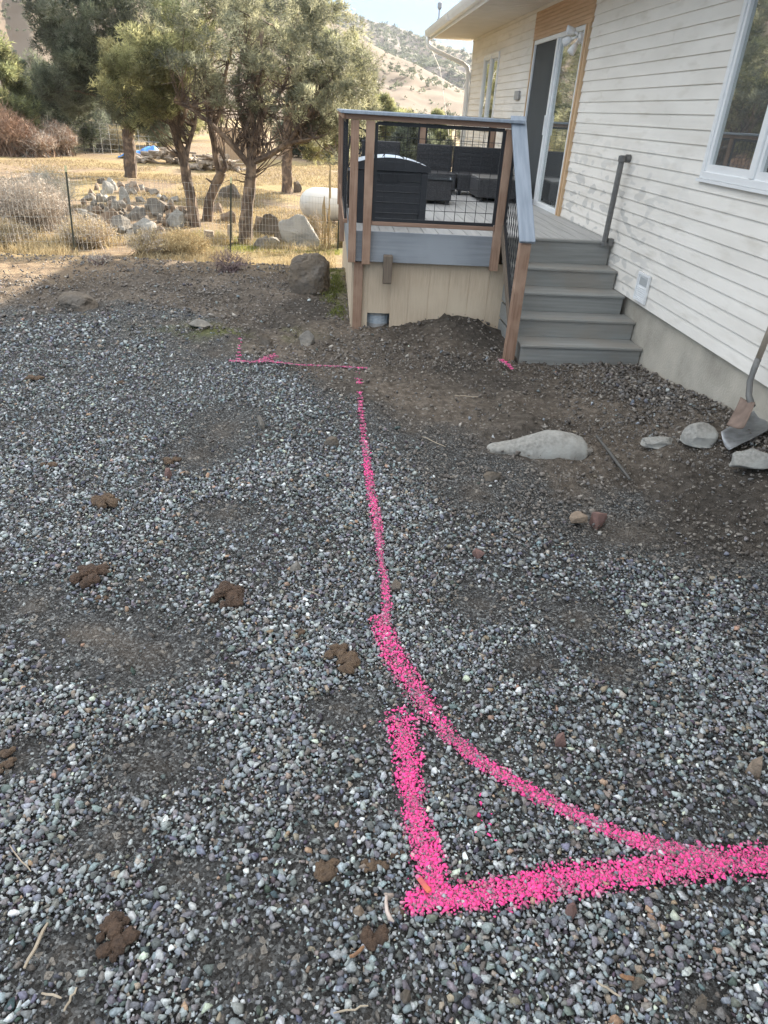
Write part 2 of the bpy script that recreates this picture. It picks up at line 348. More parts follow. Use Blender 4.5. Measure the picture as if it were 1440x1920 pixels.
def ground_mat():
    m, N, L, B = new_mat('ground_soil')
    tc = N.new('ShaderNodeTexCoord'); a = N.new('ShaderNodeAttribute'); a.attribute_name = 'col'
    sp = N.new('ShaderNodeSeparateColor'); L.new(a.outputs['Color'], sp.inputs[0])
    def noise_(sc, d=6):
        n = N.new('ShaderNodeTexNoise'); n.inputs['Scale'].default_value = sc; n.inputs['Detail'].default_value = d; L.new(tc.outputs['Object'], n.inputs['Vector']); return n
    def ramp(src, els):
        r = N.new('ShaderNodeValToRGB'); e = r.color_ramp.elements
        e[0].position, e[0].color = els[0][0], tuple(els[0][1]) + (1,); e[1].position, e[1].color = els[-1][0], tuple(els[-1][1]) + (1,)
        for p_, c_ in els[1:-1]: q = e.new(p_); q.color = tuple(c_) + (1,)
        L.new(src, r.inputs[0]); return r
    def mix(f, c, d, mode='MIX'):
        x = N.new('ShaderNodeMix'); x.data_type = 'RGBA'; x.blend_type = mode
        if isinstance(f, float): x.inputs[0].default_value = f
        else: L.new(f, x.inputs[0])
        L.new(c, x.inputs[6]); L.new(d, x.inputs[7]); return x.outputs[2]
    dirt = ramp(noise_(22, 8).outputs['Fac'], [(.3, (.068, .058, .048)), (.5, (.112, .096, .081)), (.72, (.172, .150, .128))])
    big = ramp(noise_(1.1, 5).outputs['Fac'], [(.35, (.58, .58, .58)), (.65, (1.35, 1.28, 1.2))])
    dirt_o = mix(1.0, dirt.outputs[0], big.outputs[0], 'MULTIPLY')
    v = N.new('ShaderNodeTexVoronoi'); v.inputs['Scale'].default_value = 120; L.new(tc.outputs['Object'], v.inputs['Vector'])
    vs = N.new('ShaderNodeSeparateColor'); L.new(v.outputs['Color'], vs.inputs[0])
    grv = ramp(vs.outputs[0], [(0, (.03, .028, .026)), (.45, (.06, .058, .055)), (.8, (.11, .11, .108)), (1, (.26, .26, .25))])
    gf = N.new('ShaderNodeMapRange'); gf.inputs[1].default_value = 0.0; gf.inputs[2].default_value = .34; L.new(sp.outputs[0], gf.inputs[0])
    c = mix(gf.outputs[0], dirt_o, grv.outputs[0])
    # sparse pale grit in the dirt
    v2 = N.new('ShaderNodeTexVoronoi'); v2.inputs['Scale'].default_value = 55; L.new(tc.outputs['Object'], v2.inputs['Vector'])
    vs2 = N.new('ShaderNodeSeparateColor'); L.new(v2.outputs['Color'], vs2.inputs[0])
    grit = N.new('ShaderNodeMath'); grit.operation = 'GREATER_THAN'; grit.inputs[1].default_value = .965; L.new(vs2.outputs[1], grit.inputs[0])
    rgb = N.new('ShaderNodeRGB'); rgb.outputs[0].default_value = (.24, .215, .185, 1)
    c = mix(grit.outputs[0], c, rgb.outputs[0])
    # sunlit field: pale dry soil, straw and pine litter
    fld = ramp(noise_(5, 9).outputs['Fac'], [(.3, (.145, .105, .07)), (.5, (.235, .172, .115)), (.7, (.32, .245, .16))])
    sy = N.new('ShaderNodeSeparateXYZ'); L.new(tc.outputs['Object'], sy.inputs[0])
    nf = noise_(1.6, 5)
    # the soil is also drier and paler towards the left of the yard
    wx = N.new('ShaderNodeMapRange'); wx.inputs[1].default_value = -2.2; wx.inputs[2].default_value = -4.2; wx.inputs[3].default_value = 0; wx.inputs[4].default_value = 2.2; L.new(sy.outputs[0], wx.inputs[0])
    ay = N.new('ShaderNodeMath'); ay.operation = 'ADD'; L.new(sy.outputs[1], ay.inputs[0]); L.new(wx.outputs[0], ay.inputs[1])
    ad = N.new('ShaderNodeMath'); ad.operation = 'ADD'; L.new(ay.outputs[0], ad.inputs[0]); L.new(nf.outputs['Fac'], ad.inputs[1])
    mr = N.new('ShaderNodeMapRange'); mr.inputs[1].default_value = 9.4; mr.inputs[2].default_value = 11.4; L.new(ad.outputs[0], mr.inputs[0])
    c = mix(mr.outputs[0], c, fld.outputs[0])
    gr = ramp(noise_(14, 6).outputs['Fac'], [(.3, (.23, .17, .08)), (.7, (.36, .28, .14))])
    c = mix(sp.outputs[1], c, gr.outputs[0])
    gn = ramp(noise_(30, 4).outputs['Fac'], [(.3, (.10, .12, .03)), (.7, (.20, .21, .06))])
    c = mix(sp.outputs[2], c, gn.outputs[0])
    L.new(c, B.inputs['Base Color']); B.inputs['Roughness'].default_value = .95; B.inputs['Specular IOR Level'].default_value = .2
    n1 = noise_(60, 8); bp = N.new('ShaderNodeBump'); bp.inputs['Strength'].default_value = .9; bp.inputs['Distance'].default_value = .02
    L.new(n1.outputs['Fac'], bp.inputs['Height'])
    bp2 = N.new('ShaderNodeBump'); bp2.inputs['Strength'].default_value = .6; bp2.inputs['Distance'].default_value = .012; bp2.invert = True
    L.new(v.outputs['Distance'], bp2.inputs['Height']); L.new(bp.outputs[0], bp2.inputs['Normal']); L.new(bp2.outputs[0], B.inputs['Normal'])
    return m
ground = link('ground', me, ground_mat()); tag(ground, kind='structure')

# ------------------------------------------------------------------ stones as meshes
def hull_template(npts, seed):
    r = np.random.default_rng(seed); p = r.normal(size=(npts, 3)); p /= np.linalg.norm(p, axis=1)[:, None]; p *= r.uniform(.72, 1.15, (npts, 1))
    bm = bmesh.new()
    for q in p: bm.verts.new(q)
    bmesh.ops.convex_hull(bm, input=list(bm.verts)); bmesh.ops.delete(bm, geom=[v for v in bm.verts if not v.link_faces], context='VERTS')
    bmesh.ops.triangulate(bm, faces=list(bm.faces)); bm.verts.index_update(); bm.verts.ensure_lookup_table()
    V = np.array([v.co for v in bm.verts]); Fc = np.array([[v.index for v in f.verts] for f in bm.faces]); bm.free()
    return V, Fc
T_HI = [hull_template(12, 100 + i) for i in range(14)]
T_LO = [hull_template(9, 300 + i) for i in range(10)]
def stone_cols(n, r, brown=0.0):
    """crushed grey-green river gravel with odd white, tan and rust stones"""
    pal = np.array([(.165, .175, .178), (.10, .105, .107), (.235, .25, .245), (.060, .062, .066), (.29, .305, .30), (.135, .125, .115), (.235, .25, .268), (.42, .43, .42), (.20, .165, .13), (.16, .19, .195), (.115, .122, .145), (.25, .17, .12), (.36, .39, .31), (.15, .14, .145)])
    wt = np.array([18, 18, 11, 16, 6, 11, 6, 2.6, 4, 8, 7, 1.0, 1.0, 7]); wt = wt / wt.sum()
    c = 1.38 * pal[r.choice(len(pal), n, p=wt)] * r.uniform(.75, 1.25, (n, 1)) + r.normal(0, .008, (n, 3))
    b = 1.15 * np.array([(.155, .135, .118), (.105, .092, .082), (.20, .178, .155), (.30, .27, .235), (.15, .142, .136)])[r.choice(5, n, p=[.34, .28, .2, .05, .13])] * r.uniform(.75, 1.2, (n, 1))
    k = (r.random(n) < brown)[:, None]
    return np.clip(np.where(k, b, c), .02, .8)
PINK = np.array((1.0, .10, .36))
def stones_mesh(name, x, y, size, col, tmpl, r, sink=.3, lift=0.0, flat=(.45, .8)):
    Vs, Fs, Cs = [], [], []; off = 0
    which = r.integers(0, len(tmpl), len(x))
    z = g(x, y) + lift
    for t, (TV, TF) in enumerate(tmpl):
        k = np.where(which == t)[0]
        if not len(k): continue
        n = len(k); s = size[k]
        sc = np.stack([s * r.uniform(.85, 1.35, n), s * r.uniform(.65, 1.0, n), s * r.uniform(flat[0], flat[1], n)], -1) * .5
        a = r.uniform(0, 2 * np.pi, n); tx = r.normal(0, .35, n); ty = r.normal(0, .35, n)
        v = TV[None] * sc[:, None, :]
        cy_, sy_ = np.cos(tx)[:, None], np.sin(tx)[:, None]
        v = np.stack([v[..., 0], v[..., 1] * cy_ - v[..., 2] * sy_, v[..., 1] * sy_ + v[..., 2] * cy_], -1)
        cy_, sy_ = np.cos(ty)[:, None], np.sin(ty)[:, None]
        v = np.stack([v[..., 0] * cy_ + v[..., 2] * sy_, v[..., 1], -v[..., 0] * sy_ + v[..., 2] * cy_], -1)
        ca, sa = np.cos(a)[:, None], np.sin(a)[:, None]
        v = np.stack([v[..., 0] * ca - v[..., 1] * sa, v[..., 0] * sa + v[..., 1] * ca, v[..., 2]], -1)
        v += np.stack([x[k], y[k], z[k] + sc[:, 2] * (1 - 2 * sink)], -1)[:, None, :]
        Vs.append(v.reshape(-1, 3)); Fs.append((TF[None] + (np.arange(n) * len(TV))[:, None, None] + off).reshape(-1, 3)); off += n * len(TV)
        Cs.append(np.repeat(col[k], len(TV), axis=0))
    return np_mesh(name, np.concatenate(Vs), np.concatenate(Fs), np.concatenate(Cs))
def in_view(x, y, mx=60, my=60):
    z = g(x, y) - CAMH; v = np.stack([x, y, z], -1) @ R.T
    px = 720 + FPX * v[..., 0] / v[..., 2]; py = 960 + FPX * v[..., 1] / v[..., 2]
    return (px > -mx) & (px < 1440 + mx) & (py < 1920 + my) & (py > 300)
def under_things(x, y):
    """where a house, the deck or its steps stand"""
    return (x > W + .02) | ((x > .22) & (x < W) & (y > 7.08) & (y < 12.7)) | ((x > 1.72) & (x < W) & (y > 6.05))

# ------------------------------------------------------------------ sprayed paint lines: each is its own painted band of stones
LINES = [
 ('long thin fluorescent pink paint line running over the gravel towards the deck', [(672, 700, 7), (676, 760, 7), (681, 810, 7), (687, 860, 9), (697, 930, 12), (708, 985, 12), (714, 1050, 8), (722, 1090, 9), (726, 1140, 11), (722, 1168, 13)], .6, 'paint line'),
 ('pink paint line bending diagonally across the gravel to the lower right', [(712, 1165, 24), (735, 1225, 26), (775, 1290, 30), (830, 1370, 22), (900, 1430, 20), (980, 1478, 22), (1080, 1530, 18), (1180, 1575, 20), (1290, 1600, 26), (1350, 1610, 26)], .62, 'paint line'),
 ('thick bright pink paint stroke running down to the corner mark', [(752, 1345, 34), (765, 1420, 34), (770, 1500, 30), (790, 1570, 34), (812, 1640, 36), (815, 1680, 34)], .9, 'paint line'),
 ('thick bright pink paint stroke running from the corner mark to the right frame edge', [(775, 1692, 26), (850, 1685, 32), (950, 1672, 36), (1060, 1650, 38), (1170, 1640, 34), (1290, 1625, 36), (1440, 1612, 40), (1520, 1606, 40)], .85, 'paint line'),
 ('far crosswise pink paint mark with a short upward tick on its left end', [(434, 677, 5), (470, 679, 5), (505, 678, 5), (535, 682, 3), (560, 685, 1.6), (590, 686, 2), (640, 688, 3), (685, 691, 4)], .55, 'paint line'),
 ('small pink paint splash at the foot of the stair newel post', [(940, 676, 5), (952, 684, 5), (960, 692, 3)], .95, 'paint mark'),
 ('scatter of a few pink paint spots between the two lower paint strokes', [(905, 1490, 14), (905, 1530, 26), (915, 1570, 26), (920, 1590, 10)], .16, 'paint mark'),
]
EXTRA = {4: [[(450, 636, 3), (450, 655, 3), (446, 674, 5)], [(492, 676, 12), (512, 668, 12)]]}
def densify(pl):
    o = []
    for (a, b, c), (d, e, f) in zip(pl[:-1], pl[1:]):
        n = max(2, int(math.hypot(d - a, e - b) / 6))
        for i in range(n): t = i / n; o.append((a + (d - a) * t, b + (e - b) * t, c + (f - c) * t))
    o.append(pl[-1]); return o
LP = []
for i, (lab, pl, dens, cat) in enumerate(LINES):
    pts = []
    for q in [pl] + EXTRA.get(i, []):
        for a, b, c in densify(q):
            p = P(a, b); pts.append((p.x, p.y, max(.011, c * mpp(a, b) * (.88 if i < 4 else 1))))
    LP.append(np.array(pts))
def paint_at(x, y):
    """how strongly each line sprayed a point; returns (strength, line index)"""
    best = np.zeros(len(x)); wh = np.full(len(x), -1)
    for i, pts in enumerate(LP):
        lo = pts[:, :2].min(0) - .25; hi = pts[:, :2].max(0) + .25
        k = np.where((x > lo[0]) & (x < hi[0]) & (y > lo[1]) & (y < hi[1]))[0]
        for j0 in range(0, len(k), 20000):
            kk = k[j0:j0 + 20000]
            d = np.hypot(x[kk, None] - pts[None, :, 0], y[kk, None] - pts[None, :, 1]) / pts[None, :, 2]
            s = np.exp(-(d.min(1) / .95) ** 3.2) + .22 * np.exp(-(d.min(1) / 1.7) ** 2)
            s = s * (LINES[i][2] if LINES[i][2] < .3 else 1.0)
            up = s > best[kk]; best[kk[up]] = s[up]; wh[kk[up]] = i
    return best, wh
def jgrid(x0, x1, y0, y1, st, r):
    X, Y = np.meshgrid(np.arange(x0, x1, st), np.arange(y0, y1, st)); X = X.ravel() + r.uniform(-.5, .5, X.size) * st; Y = Y.ravel() + r.uniform(-.5, .5, Y.size) * st
    return X, Y
bands = [(.35, 2.3, .0112, T_HI, .0142), (2.3, 3.9, .0142, T_HI, .0148), (3.9, 6.0, .0185, T_LO, .0165), (6.0, 10.2, .030, T_LO, .023)]
allx, ally, alls, allc, allt = [], [], [], [], []
paint = [[] for _ in LINES]
gravel_parts = []
for bi, (y0, y1, st, tm, ms) in enumerate(bands):
    r = np.random.default_rng(50 + bi)
    x, y = jgrid(-5.6, W, y0, y1, st, r)
    k = in_view(x, y, 620, 260) & ~under_things(x, y); x, y = x[k], y[k]
    gm = gravel_mask(x, y)
    dirtp = .13 + .42 * sstep(.42, .7, fnoise(x, y, 1.3, 21)) + .5 * np.exp(-((x - 2.55) / .35) ** 2 - ((y - 5.4) / 1.1) ** 2)
    dirtp = dirtp * np.where((y > 2.2), 1, 1)
    bare = sstep(.52, .36, fnoise(x, y, 2.2, 71)) * .45
    pm = patch_mask(x, y)
    keep = r.random(len(x)) < np.maximum(gm ** .9 * (1 - bare), dirtp) * (1 - .62 * pm)
    x, y, gm = x[keep], y[keep], gm[keep]
    fine = fnoise(x, y, 1.0, 31); 
    size = ms * np.exp(r.normal(0, .46, len(x))) * (.72 + .45 * fine) * (.70 + .42 * gm) * (1 - .35 * pm[keep])
    k2 = (r.random(len(x)) < .012) ; size = np.where(k2, size * 1.8, size)
    rocky = np.exp(-((x - 1.0) / .75) ** 2 - ((y - 4.0) / .55) ** 2)
    size = size * (1 + .6 * rocky * (r.random(len(x)) < .2))
    size = np.where(gm < .35, size * np.exp(np.abs(r.normal(0, .38, len(x)))), size)
    toe = np.exp(-((x - 2.55) / .35) ** 2 - ((y - 5.4) / 1.1) ** 2); size = size * (1 + 1.1 * toe * r.random(len(x)))
    size = np.minimum(size, ms * (2.4 + 1.5 * toe + 1.2 * rocky))
    brown = np.clip(1 - gm * 1.15 + .75 * np.exp(-((x - 1.2) / .9) ** 2 - ((y - 3.7) / .9) ** 2), .03, .95)
    c = stone_cols(len(x), r); cb = stone_cols(len(x), r, 1.0); kk = r.random(len(x)) < brown; c = np.where(kk[:, None], cb, c) * (1 - .35 * pm[keep])[:, None]
    ps, wl = paint_at(x, y)
    dens = np.array([l[2] if l[2] > .3 else 1.0 for l in LINES] + [0])[wl]
    hit = (ps > .12) & (wl >= 0)
    a = np.clip((ps - .08) * 1.35, 0, 1) * (.45 + .55 * dens) * r.uniform(.62, 1.0, len(x))
    a = a * np.where(wl < 6, .60 + .55 * sstep(.28, .55, fnoise(x, y, 14, 61)), 1.0); a = np.clip(a, 0, 1)
    a = np.where(r.random(len(x)) < (.10 + .22 * (1 - dens)), a * .3, a)
    a = np.where((wl == 6), np.where(r.random(len(x)) < .10, .9, 0), a)
    hit = hit & (a > .10)
    a = np.where(hit, a, 0)
    size = np.where(hit, np.minimum(size, ms * 1.5), size)
    c = np.c_[c, a]
    sk = .33
    kg = ~hit
    gravel_parts.append((x[kg], y[kg], size[kg], c[kg], tm, r))
    for i in range(len(LINES)):
        q = hit & (wl == i)
        if q.any(): paint[i].append((x[q], y[q], size[q], c[q], tm))
names = ['gravel', 'gravel', 'gravel', 'gravel']
V_, F_, C_ = [], [], []; off = 0
for (x, y, s_, c, tm, r) in gravel_parts:
    me = stones_mesh('t', x, y, s_, c, tm, r)
    n = len(me.vertices); v = np.empty(n * 3, np.float32); me.vertices.foreach_get('co', v)
    f = np.empty(len(me.polygons) * 3, np.int32); me.loops.foreach_get('vertex_index', f)
    cc = np.empty(n * 4, np.float32); me.color_attributes['col'].data.foreach_get('color', cc)
    V_.append(v.reshape(-1, 3)); F_.append(f.reshape(-1, 3) + off); C_.append(cc.reshape(-1, 4)[:, :3]); off += n
    bpy.data.meshes.remove(me)
o = link('gravel', np_mesh('gravel', np.concatenate(V_), np.concatenate(F_), np.concatenate(C_)), M['stone'])
tag(o, 'loose grey crushed gravel covering the yard', 'gravel', kind='stuff')
for i, (lab, pl, dens, cat) in enumerate(LINES):
    x, y, s_, c = [np.concatenate([q[j] for q in paint[i]]) for j in range(4)]
    r = np.random.default_rng(900 + i)
    # extra fine painted grit filling the gaps so the band reads as sprayed ground
    pts = LP[i]; n = int(min(5200, 260 + len(pts) * (36 if dens > .3 else 0))); 
    if dens > .3:
        j = r.integers(0, len(pts), n); ww = pts[j, 2]
        x2 = pts[j, 0] + r.normal(0, .42, n) * ww; y2 = pts[j, 1] + r.normal(0, .42, n) * ww
        s2 = r.uniform(.006, .012, n) * (1 + y2 * .12); a2 = (r.uniform(.25, .85, n) * (.4 + .6 * dens))[:, None]
        c2 = np.c_[stone_cols(n, r) * .6, a2]
        x, y, s_, c = np.r_[x, x2], np.r_[y, y2], np.r_[s_, s2], np.r_[c, c2]
    o = link('paint_line' if 'line' in cat else 'paint_mark', stones_mesh('paint', x, y, s_, c, T_HI, r, lift=.001), M['painted'])
    tag(o, lab, cat)

# ------------------------------------------------------------------ house
house = thing('house', (W, 7, 0), 'cream lap-sided single-storey house on a concrete foundation with white gutter and windows', 'house')
HY1 = 16.68; SOF = 3.257; EX = 1.97; EY1 = 17.12
lower = .50                       # bottom edge of the siding
EXPO = .1015
def siding_rect(mb, y0, y1, z0, z1):
    """lapped courses on one common grid, clipped to a rectangle of the wall"""
    k0 = int(math.floor((z0 - lower) / EXPO + 1e-6)); k1 = int(math.ceil((z1 - lower) / EXPO - 1e-6))
    for k in range(k0, k1):
        b = lower + k * EXPO; t = b + EXPO; lo = max(b, z0); hi = min(t, z1)
        if hi - lo < .004: continue
        xo = lambda z: W - .0125 + .0115 * (z - b) / EXPO      # butt edge proud, leaning back upward
        mb.prism([(xo(lo), lo), (W + .02, lo), (W + .02, hi), (xo(hi), hi)], 'y', y0, y1)
DR0, DR1, DZ0, DZ1 = 9.10, 11.60, .86, 2.88        # door with its trim
W1Y0, W1Y1, W1Z0, W1Z1 = 3.85, 5.72, 1.60, 2.95     # near window
W2Y0, W2Y1, W2Z0, W2Z1 = 13.93, 15.25, 1.72, 2.90   # far window
sd = MB()
siding_rect(sd, -12, W1Y0, lower, SOF); siding_rect(sd, W1Y0, W1Y1, lower, W1Z0); siding_rect(sd, W1Y0, W1Y1, W1Z1, SOF)
siding_rect(sd, W1Y1, DR0, lower, SOF)
siding_rect(sd, DR0, DR1, lower, DZ0 + .02)
siding_rect(sd, DR1, W2Y0, lower, SOF); siding_rect(sd, W2Y0, W2Y1, lower, W2Z0); siding_rect(sd, W2Y0, W2Y1, W2Z1, SOF); siding_rect(sd, W2Y1, HY1, lower, SOF)
rj = random.Random(4)                # butt joints between boards
for k in range(0, 27):
    y = rj.uniform(3.4, 4.6) if k % 2 else rj.uniform(5.9, 8.9); z0 = lower + k * EXPO
    if W1Z0 - .11 < z0 < W1Z1 and y < W1Y1: continue
    sd.prism([(W - .0135, z0 + .002), (W - .01, z0 + .002), (W - .002, z0 + .095), (W - .0035, z0 + .095)], 'y', y, y + .004)
def siding_mat():
    """old cream paint: worn grey patches low on each board near the steps"""
    m, N, L, B = new_mat('lap_siding')
    tc = N.new('ShaderNodeTexCoord')
    def nz(sc, st=(1, 1, 1), d=5):
        mp = N.new('ShaderNodeMapping'); mp.inputs['Scale'].default_value = st; L.new(tc.outputs['Object'], mp.inputs[0])
        n = N.new('ShaderNodeTexNoise'); n.inputs['Scale'].default_value = sc; n.inputs['Detail'].default_value = d; L.new(mp.outputs[0], n.inputs['Vector']); return n.outputs['Fac']
    def rmp(s, a, b, ca, cb):
        r = N.new('ShaderNodeValToRGB'); e = r.color_ramp.elements; e[0].position = a; e[1].position = b; e[0].color = ca + (1,); e[1].color = cb + (1,); L.new(s, r.inputs[0]); return r.outputs[0]
    base = rmp(nz(2.2, (1, .5, 2)), .35, .65, (.74, .695, .63), (.83, .785, .72))
    patch = rmp(nz(1.0, (1, 4.5, 9.85), 1), .55, .60, (0., 0., 0.), (1., 1., 1.))
    sx = N.new('ShaderNodeSeparateXYZ'); L.new(tc.outputs['Object'], sx.inputs[0])
    ry = N.new('ShaderNodeMapRange'); ry.inputs[1].default_value = 5.6; ry.inputs[2].default_value = 7.0; L.new(sx.outputs[1], ry.inputs[0])
    rz = N.new('ShaderNodeMapRange'); rz.inputs[1].default_value = 1.9; rz.inputs[2].default_value = 1.35; L.new(sx.outputs[2], rz.inputs[0])
    ml = N.new('ShaderNodeMath'); ml.operation = 'MULTIPLY'; L.new(ry.outputs[0], ml.inputs[0]); L.new(rz.outputs[0], ml.inputs[1])
    m2 = N.new('ShaderNodeMath'); m2.operation = 'MULTIPLY'; L.new(ml.outputs[0], m2.inputs[0]); L.new(patch, m2.inputs[1])
    m3 = N.new('ShaderNodeMath'); m3.operation = 'MULTIPLY'; L.new(m2.outputs[0], m3.inputs[0]); m3.inputs[1].default_value = .75
    x = N.new('ShaderNodeMix'); x.data_type = 'RGBA'; L.new(m3.outputs[0], x.inputs[0]); L.new(base, x.inputs[6]); x.inputs[7].default_value = (.52, .505, .475, 1)
    st = rmp(nz(7, (1, .35, 1.5)), .56, .76, (0., 0., 0.), (.7, .7, .7))
    y = N.new('ShaderNodeMix'); y.data_type = 'RGBA'; L.new(st, y.inputs[0]); L.new(x.outputs[2], y.inputs[6]); y.inputs[7].default_value = (.60, .55, .475, 1)
    L.new(y.outputs[2], B.inputs['Base Color']); B.inputs['Roughness'].default_value = .65; B.inputs['Specular IOR Level'].default_value = .3
    bp = N.new('ShaderNodeBump'); bp.inputs['Strength'].default_value = .12; bp.inputs['Distance'].default_value = .003
    L.new(nz(60, (1, .1, 1.5)), bp.inputs['Height']); L.new(bp.outputs[0], B.inputs['Normal'])
    return m
M['siding'] = siding_mat()
s_ = sd.build('wall', M['siding'], house)
fd = MB().box(W + .03, W + .25, -12, HY1 - .02, -1.3, lower + .04).build('foundation', M['concrete'], house)
MB().box(W + .021, W + .029, -1.7, HY1, lower, SOF + .1).build('sheathing', M['interior'], house) if False else None
# end wall and the rest of the building behind (closes it for light and for other viewpoints)
ew = MB(); ew.box(W + .021, 11.5, HY1 - .15, HY1, lower, SOF); ew.box(W + .6, 11.5, -12, HY1 - .16, -1.2, SOF - .02); ew.box(W + .25, 11.4, HY1 - .14, HY1 - .01, -1.3, lower)
ew.prism([(W, SOF), (11.5, SOF), (7.2, 4.95)], 'y', HY1 - .15, HY1); ew.build('end_wall', M['siding'], house)
# roof, soffit, gutter
rf = MB(); sl_ = .33
rz = lambda x: 3.36 + (x - EX) * sl_
rf.prism([(EX + .02, 3.36), (7.2, rz(7.2)), (12.4, 3.36), (12.4, 3.30), (7.2, rz(7.2) - .1), (EX + .02, 3.30)], 'y', -12.4, EY1)
roof = rf.build('roof', M['shingle'], house)
sf = MB(); sf.box(EX + .05, W - .002, -12.4, EY1 - .02, SOF, SOF + .02)
for i in range(110):
    y = .5 + i * .17
    if y < EY1 - .05: sf.box(EX + .06, W - .02, y, y + .006, SOF - .004, SOF - .0005)
sf.build('soffit', M['soffit'], house)
fr = MB(); fr.box(W - .03, W - .014, -12, HY1, SOF - .045, SOF - .003); fr.build('frieze_trim', M['soffit'], house)
MB().box(EX + .03, EX + .05, -12.4, EY1, SOF - .03, 3.34).build('fascia', M['white'], house)
gt = MB(); gt.prism([(EX + .028, 3.27), (EX + .028, 3.385), (EX + .02, 3.385), (EX + .02, 3.28), (EX - .035, 3.28), (EX - .06, 3.33), (EX - .07, 3.38), (EX - .09, 3.385), (EX - .09, 3.372), (EX - .075, 3.33), (EX - .04, 3.27)], 'y', -12.4, EY1 + .02)
gt.box(EX - .085, EX + .025, EY1 + .02, EY1 + .026, 3.27, 3.38)
gu = gt.build('gutter', M['white'], house)
for y in (13.9, 10.4): MB().box(EX - .094, EX - .02, y, y + .03, 3.266, 3.388).build('gutter_joint', M['soffit'], gu)
ds = MB(); x_ = EX - .02; y_ = EY1 - .08
ds.tube([(x_, y_, 3.28), (x_, y_, 3.19), (x_ + .05, y_ - .03, 3.11), (x_ + .16, y_ - .08, 3.05), (W - .18, HY1 + .06, 2.84), (W - .08, HY1 + .04, 2.78), (W - .06, HY1 + .035, 2.68), (W - .06, HY1 + .035, -.6)], .042, n=8)
ds.build('downspout', M['white'], house, smooth=True)
cb = MB(); cb.box(W - .018, W + .02, HY1, HY1 + .03, lower, SOF); cb.box(W - .016, W - .0135, HY1 - .06, HY1, lower, SOF); cb.build('corner_trim', M['white'], house)
# header panel of unpainted boards over the door
hp = MB()
for k in range(9):
    z0 = DZ1 + .0 + k * .0425
    if z0 < SOF - .05: hp.prism([(W - .030, z0), (W + .02, z0), (W + .02, z0 + .0425), (W - .020, z0 + .0425)], 'y', DR0 - .02, DR1 + .04)
hp.build('door_header_panel', M['cedar'], house)
for (a, b) in ((DR0, DR0 + .17), (DR1 - .07, DR1)):
    t_ = MB(); n = 4 if b - a > .1 else 2; st = (b - a) / n
    for i in range(n): t_.box(W - (.040 if i % 2 == 0 else .028), W + .03, a + i * st + .003, a + (i + 1) * st, DZ0, DZ1 - .003)
    t_.build('door_trim', M['trimwood'], house)
MB().box(W - .06, W + .03, DR0 + .172, DR1 - .072, DZ0, .893).build('threshold', M['trimwood'], house)
# sliding door
door = MB(); dy0, dy1, dz0, dz1 = DR0 + .175, DR1 - .075, .895, DZ1 - .004
fwd = .045
door.box(W - .03, W + .06, dy0, dy0 + .03, dz0, dz1); door.box(W - .03, W + .06, dy1 - fwd, dy1, dz0, dz1)
door.box(W - .03, W + .06, dy0 + .03, dy1 - fwd, dz0, dz0 + .055); door.box(W - .03, W + .06, dy0 + .03, dy1 - fwd, dz1 - .05, dz1)
ymid = 10.33
door.box(W - .012, W + .05, ymid - .05, ymid + .035, dz0 + .056, dz1 - .051)
door.box(W - .034, W - .013, ymid - .01, ymid + .045, dz0 + .056, dz1 - .051)
dr = door.build('sliding_door', M['white'], house, bevel=.003)
MB().box(W + .012, W + .018, dy0 + .031, ymid - .051, dz0 + .056, dz1 - .051).build('glass_pane', M['glass'], dr)
MB().box(W - .006, W - .002, ymid + .046, dy1 - fwd - .001, dz0 + .056, dz1 - .051).build('screen', M['screen'], dr)
MB().box(W - .05, W - .035, ymid + .0, ymid + .03, 1.75, 1.98).build('handle', M['white'], dr)
MB().box(W + .45, W + .47, dy0, dy1, dz0, dz1).build('door_interior', M['interior'], house)
def window(y0, y1, z0, z1, mulls, fw=.05, sillw=True):
    f = MB(); a = W - .032; b = W + .05
    f.box(a, b, y0, y0 + fw, z0, z1); f.box(a, b, y1 - fw, y1, z0, z1)
    f.box(a, b, y0 + fw, y1 - fw, z0, z0 + fw); f.box(a, b, y0 + fw, y1 - fw, z1 - fw, z1)
    ys = [y0 + fw] + mulls + [y1 - fw]
    for m_ in mulls: f.box(a - .004, b, m_ - .028, m_ + .028, z0 + fw, z1 - fw)
    wo = f.build('window', M['white'], house, bevel=.004)
    s = MB()
    for i in range(len(ys) - 1):
        p, q = ys[i] + (.03 if i else 0), ys[i + 1] - (.03 if i < len(ys) - 2 else 0)
        for bx in ((p, p + .035, z0 + fw, z1 - fw), (q - .035, q, z0 + fw, z1 - fw), (p + .035, q - .035, z0 + fw, z0 + fw + .05), (p + .035, q - .035, z1 - fw - .04, z1 - fw)):
            s.box(a + .012, b - .01, *bx)
        MB().box(W + .004, W + .009, p + .036, q - .036, z0 + fw + .05, z1 - fw - .04).build('pane', M['glass'], wo)
    s.build('sash', M['white'], wo)
    MB().box(W - .04, W - .014, y0 - .03, y1 + .03, z0 - .022, z0 - .001).build('sill', M['white'], wo)
    # room behind the glass
    MB().box(W + .42, W + .44, y0 - .1, y1 + .1, z0 - .1, z1 + .1).build('room_back', M['interior'], wo)
    return wo
w1 = window(W1Y0, W1Y1, W1Z0, W1Z1, [4.99])
w2 = window(W2Y0, W2Y1, W2Z0, W2Z1, [14.62], fw=.035)
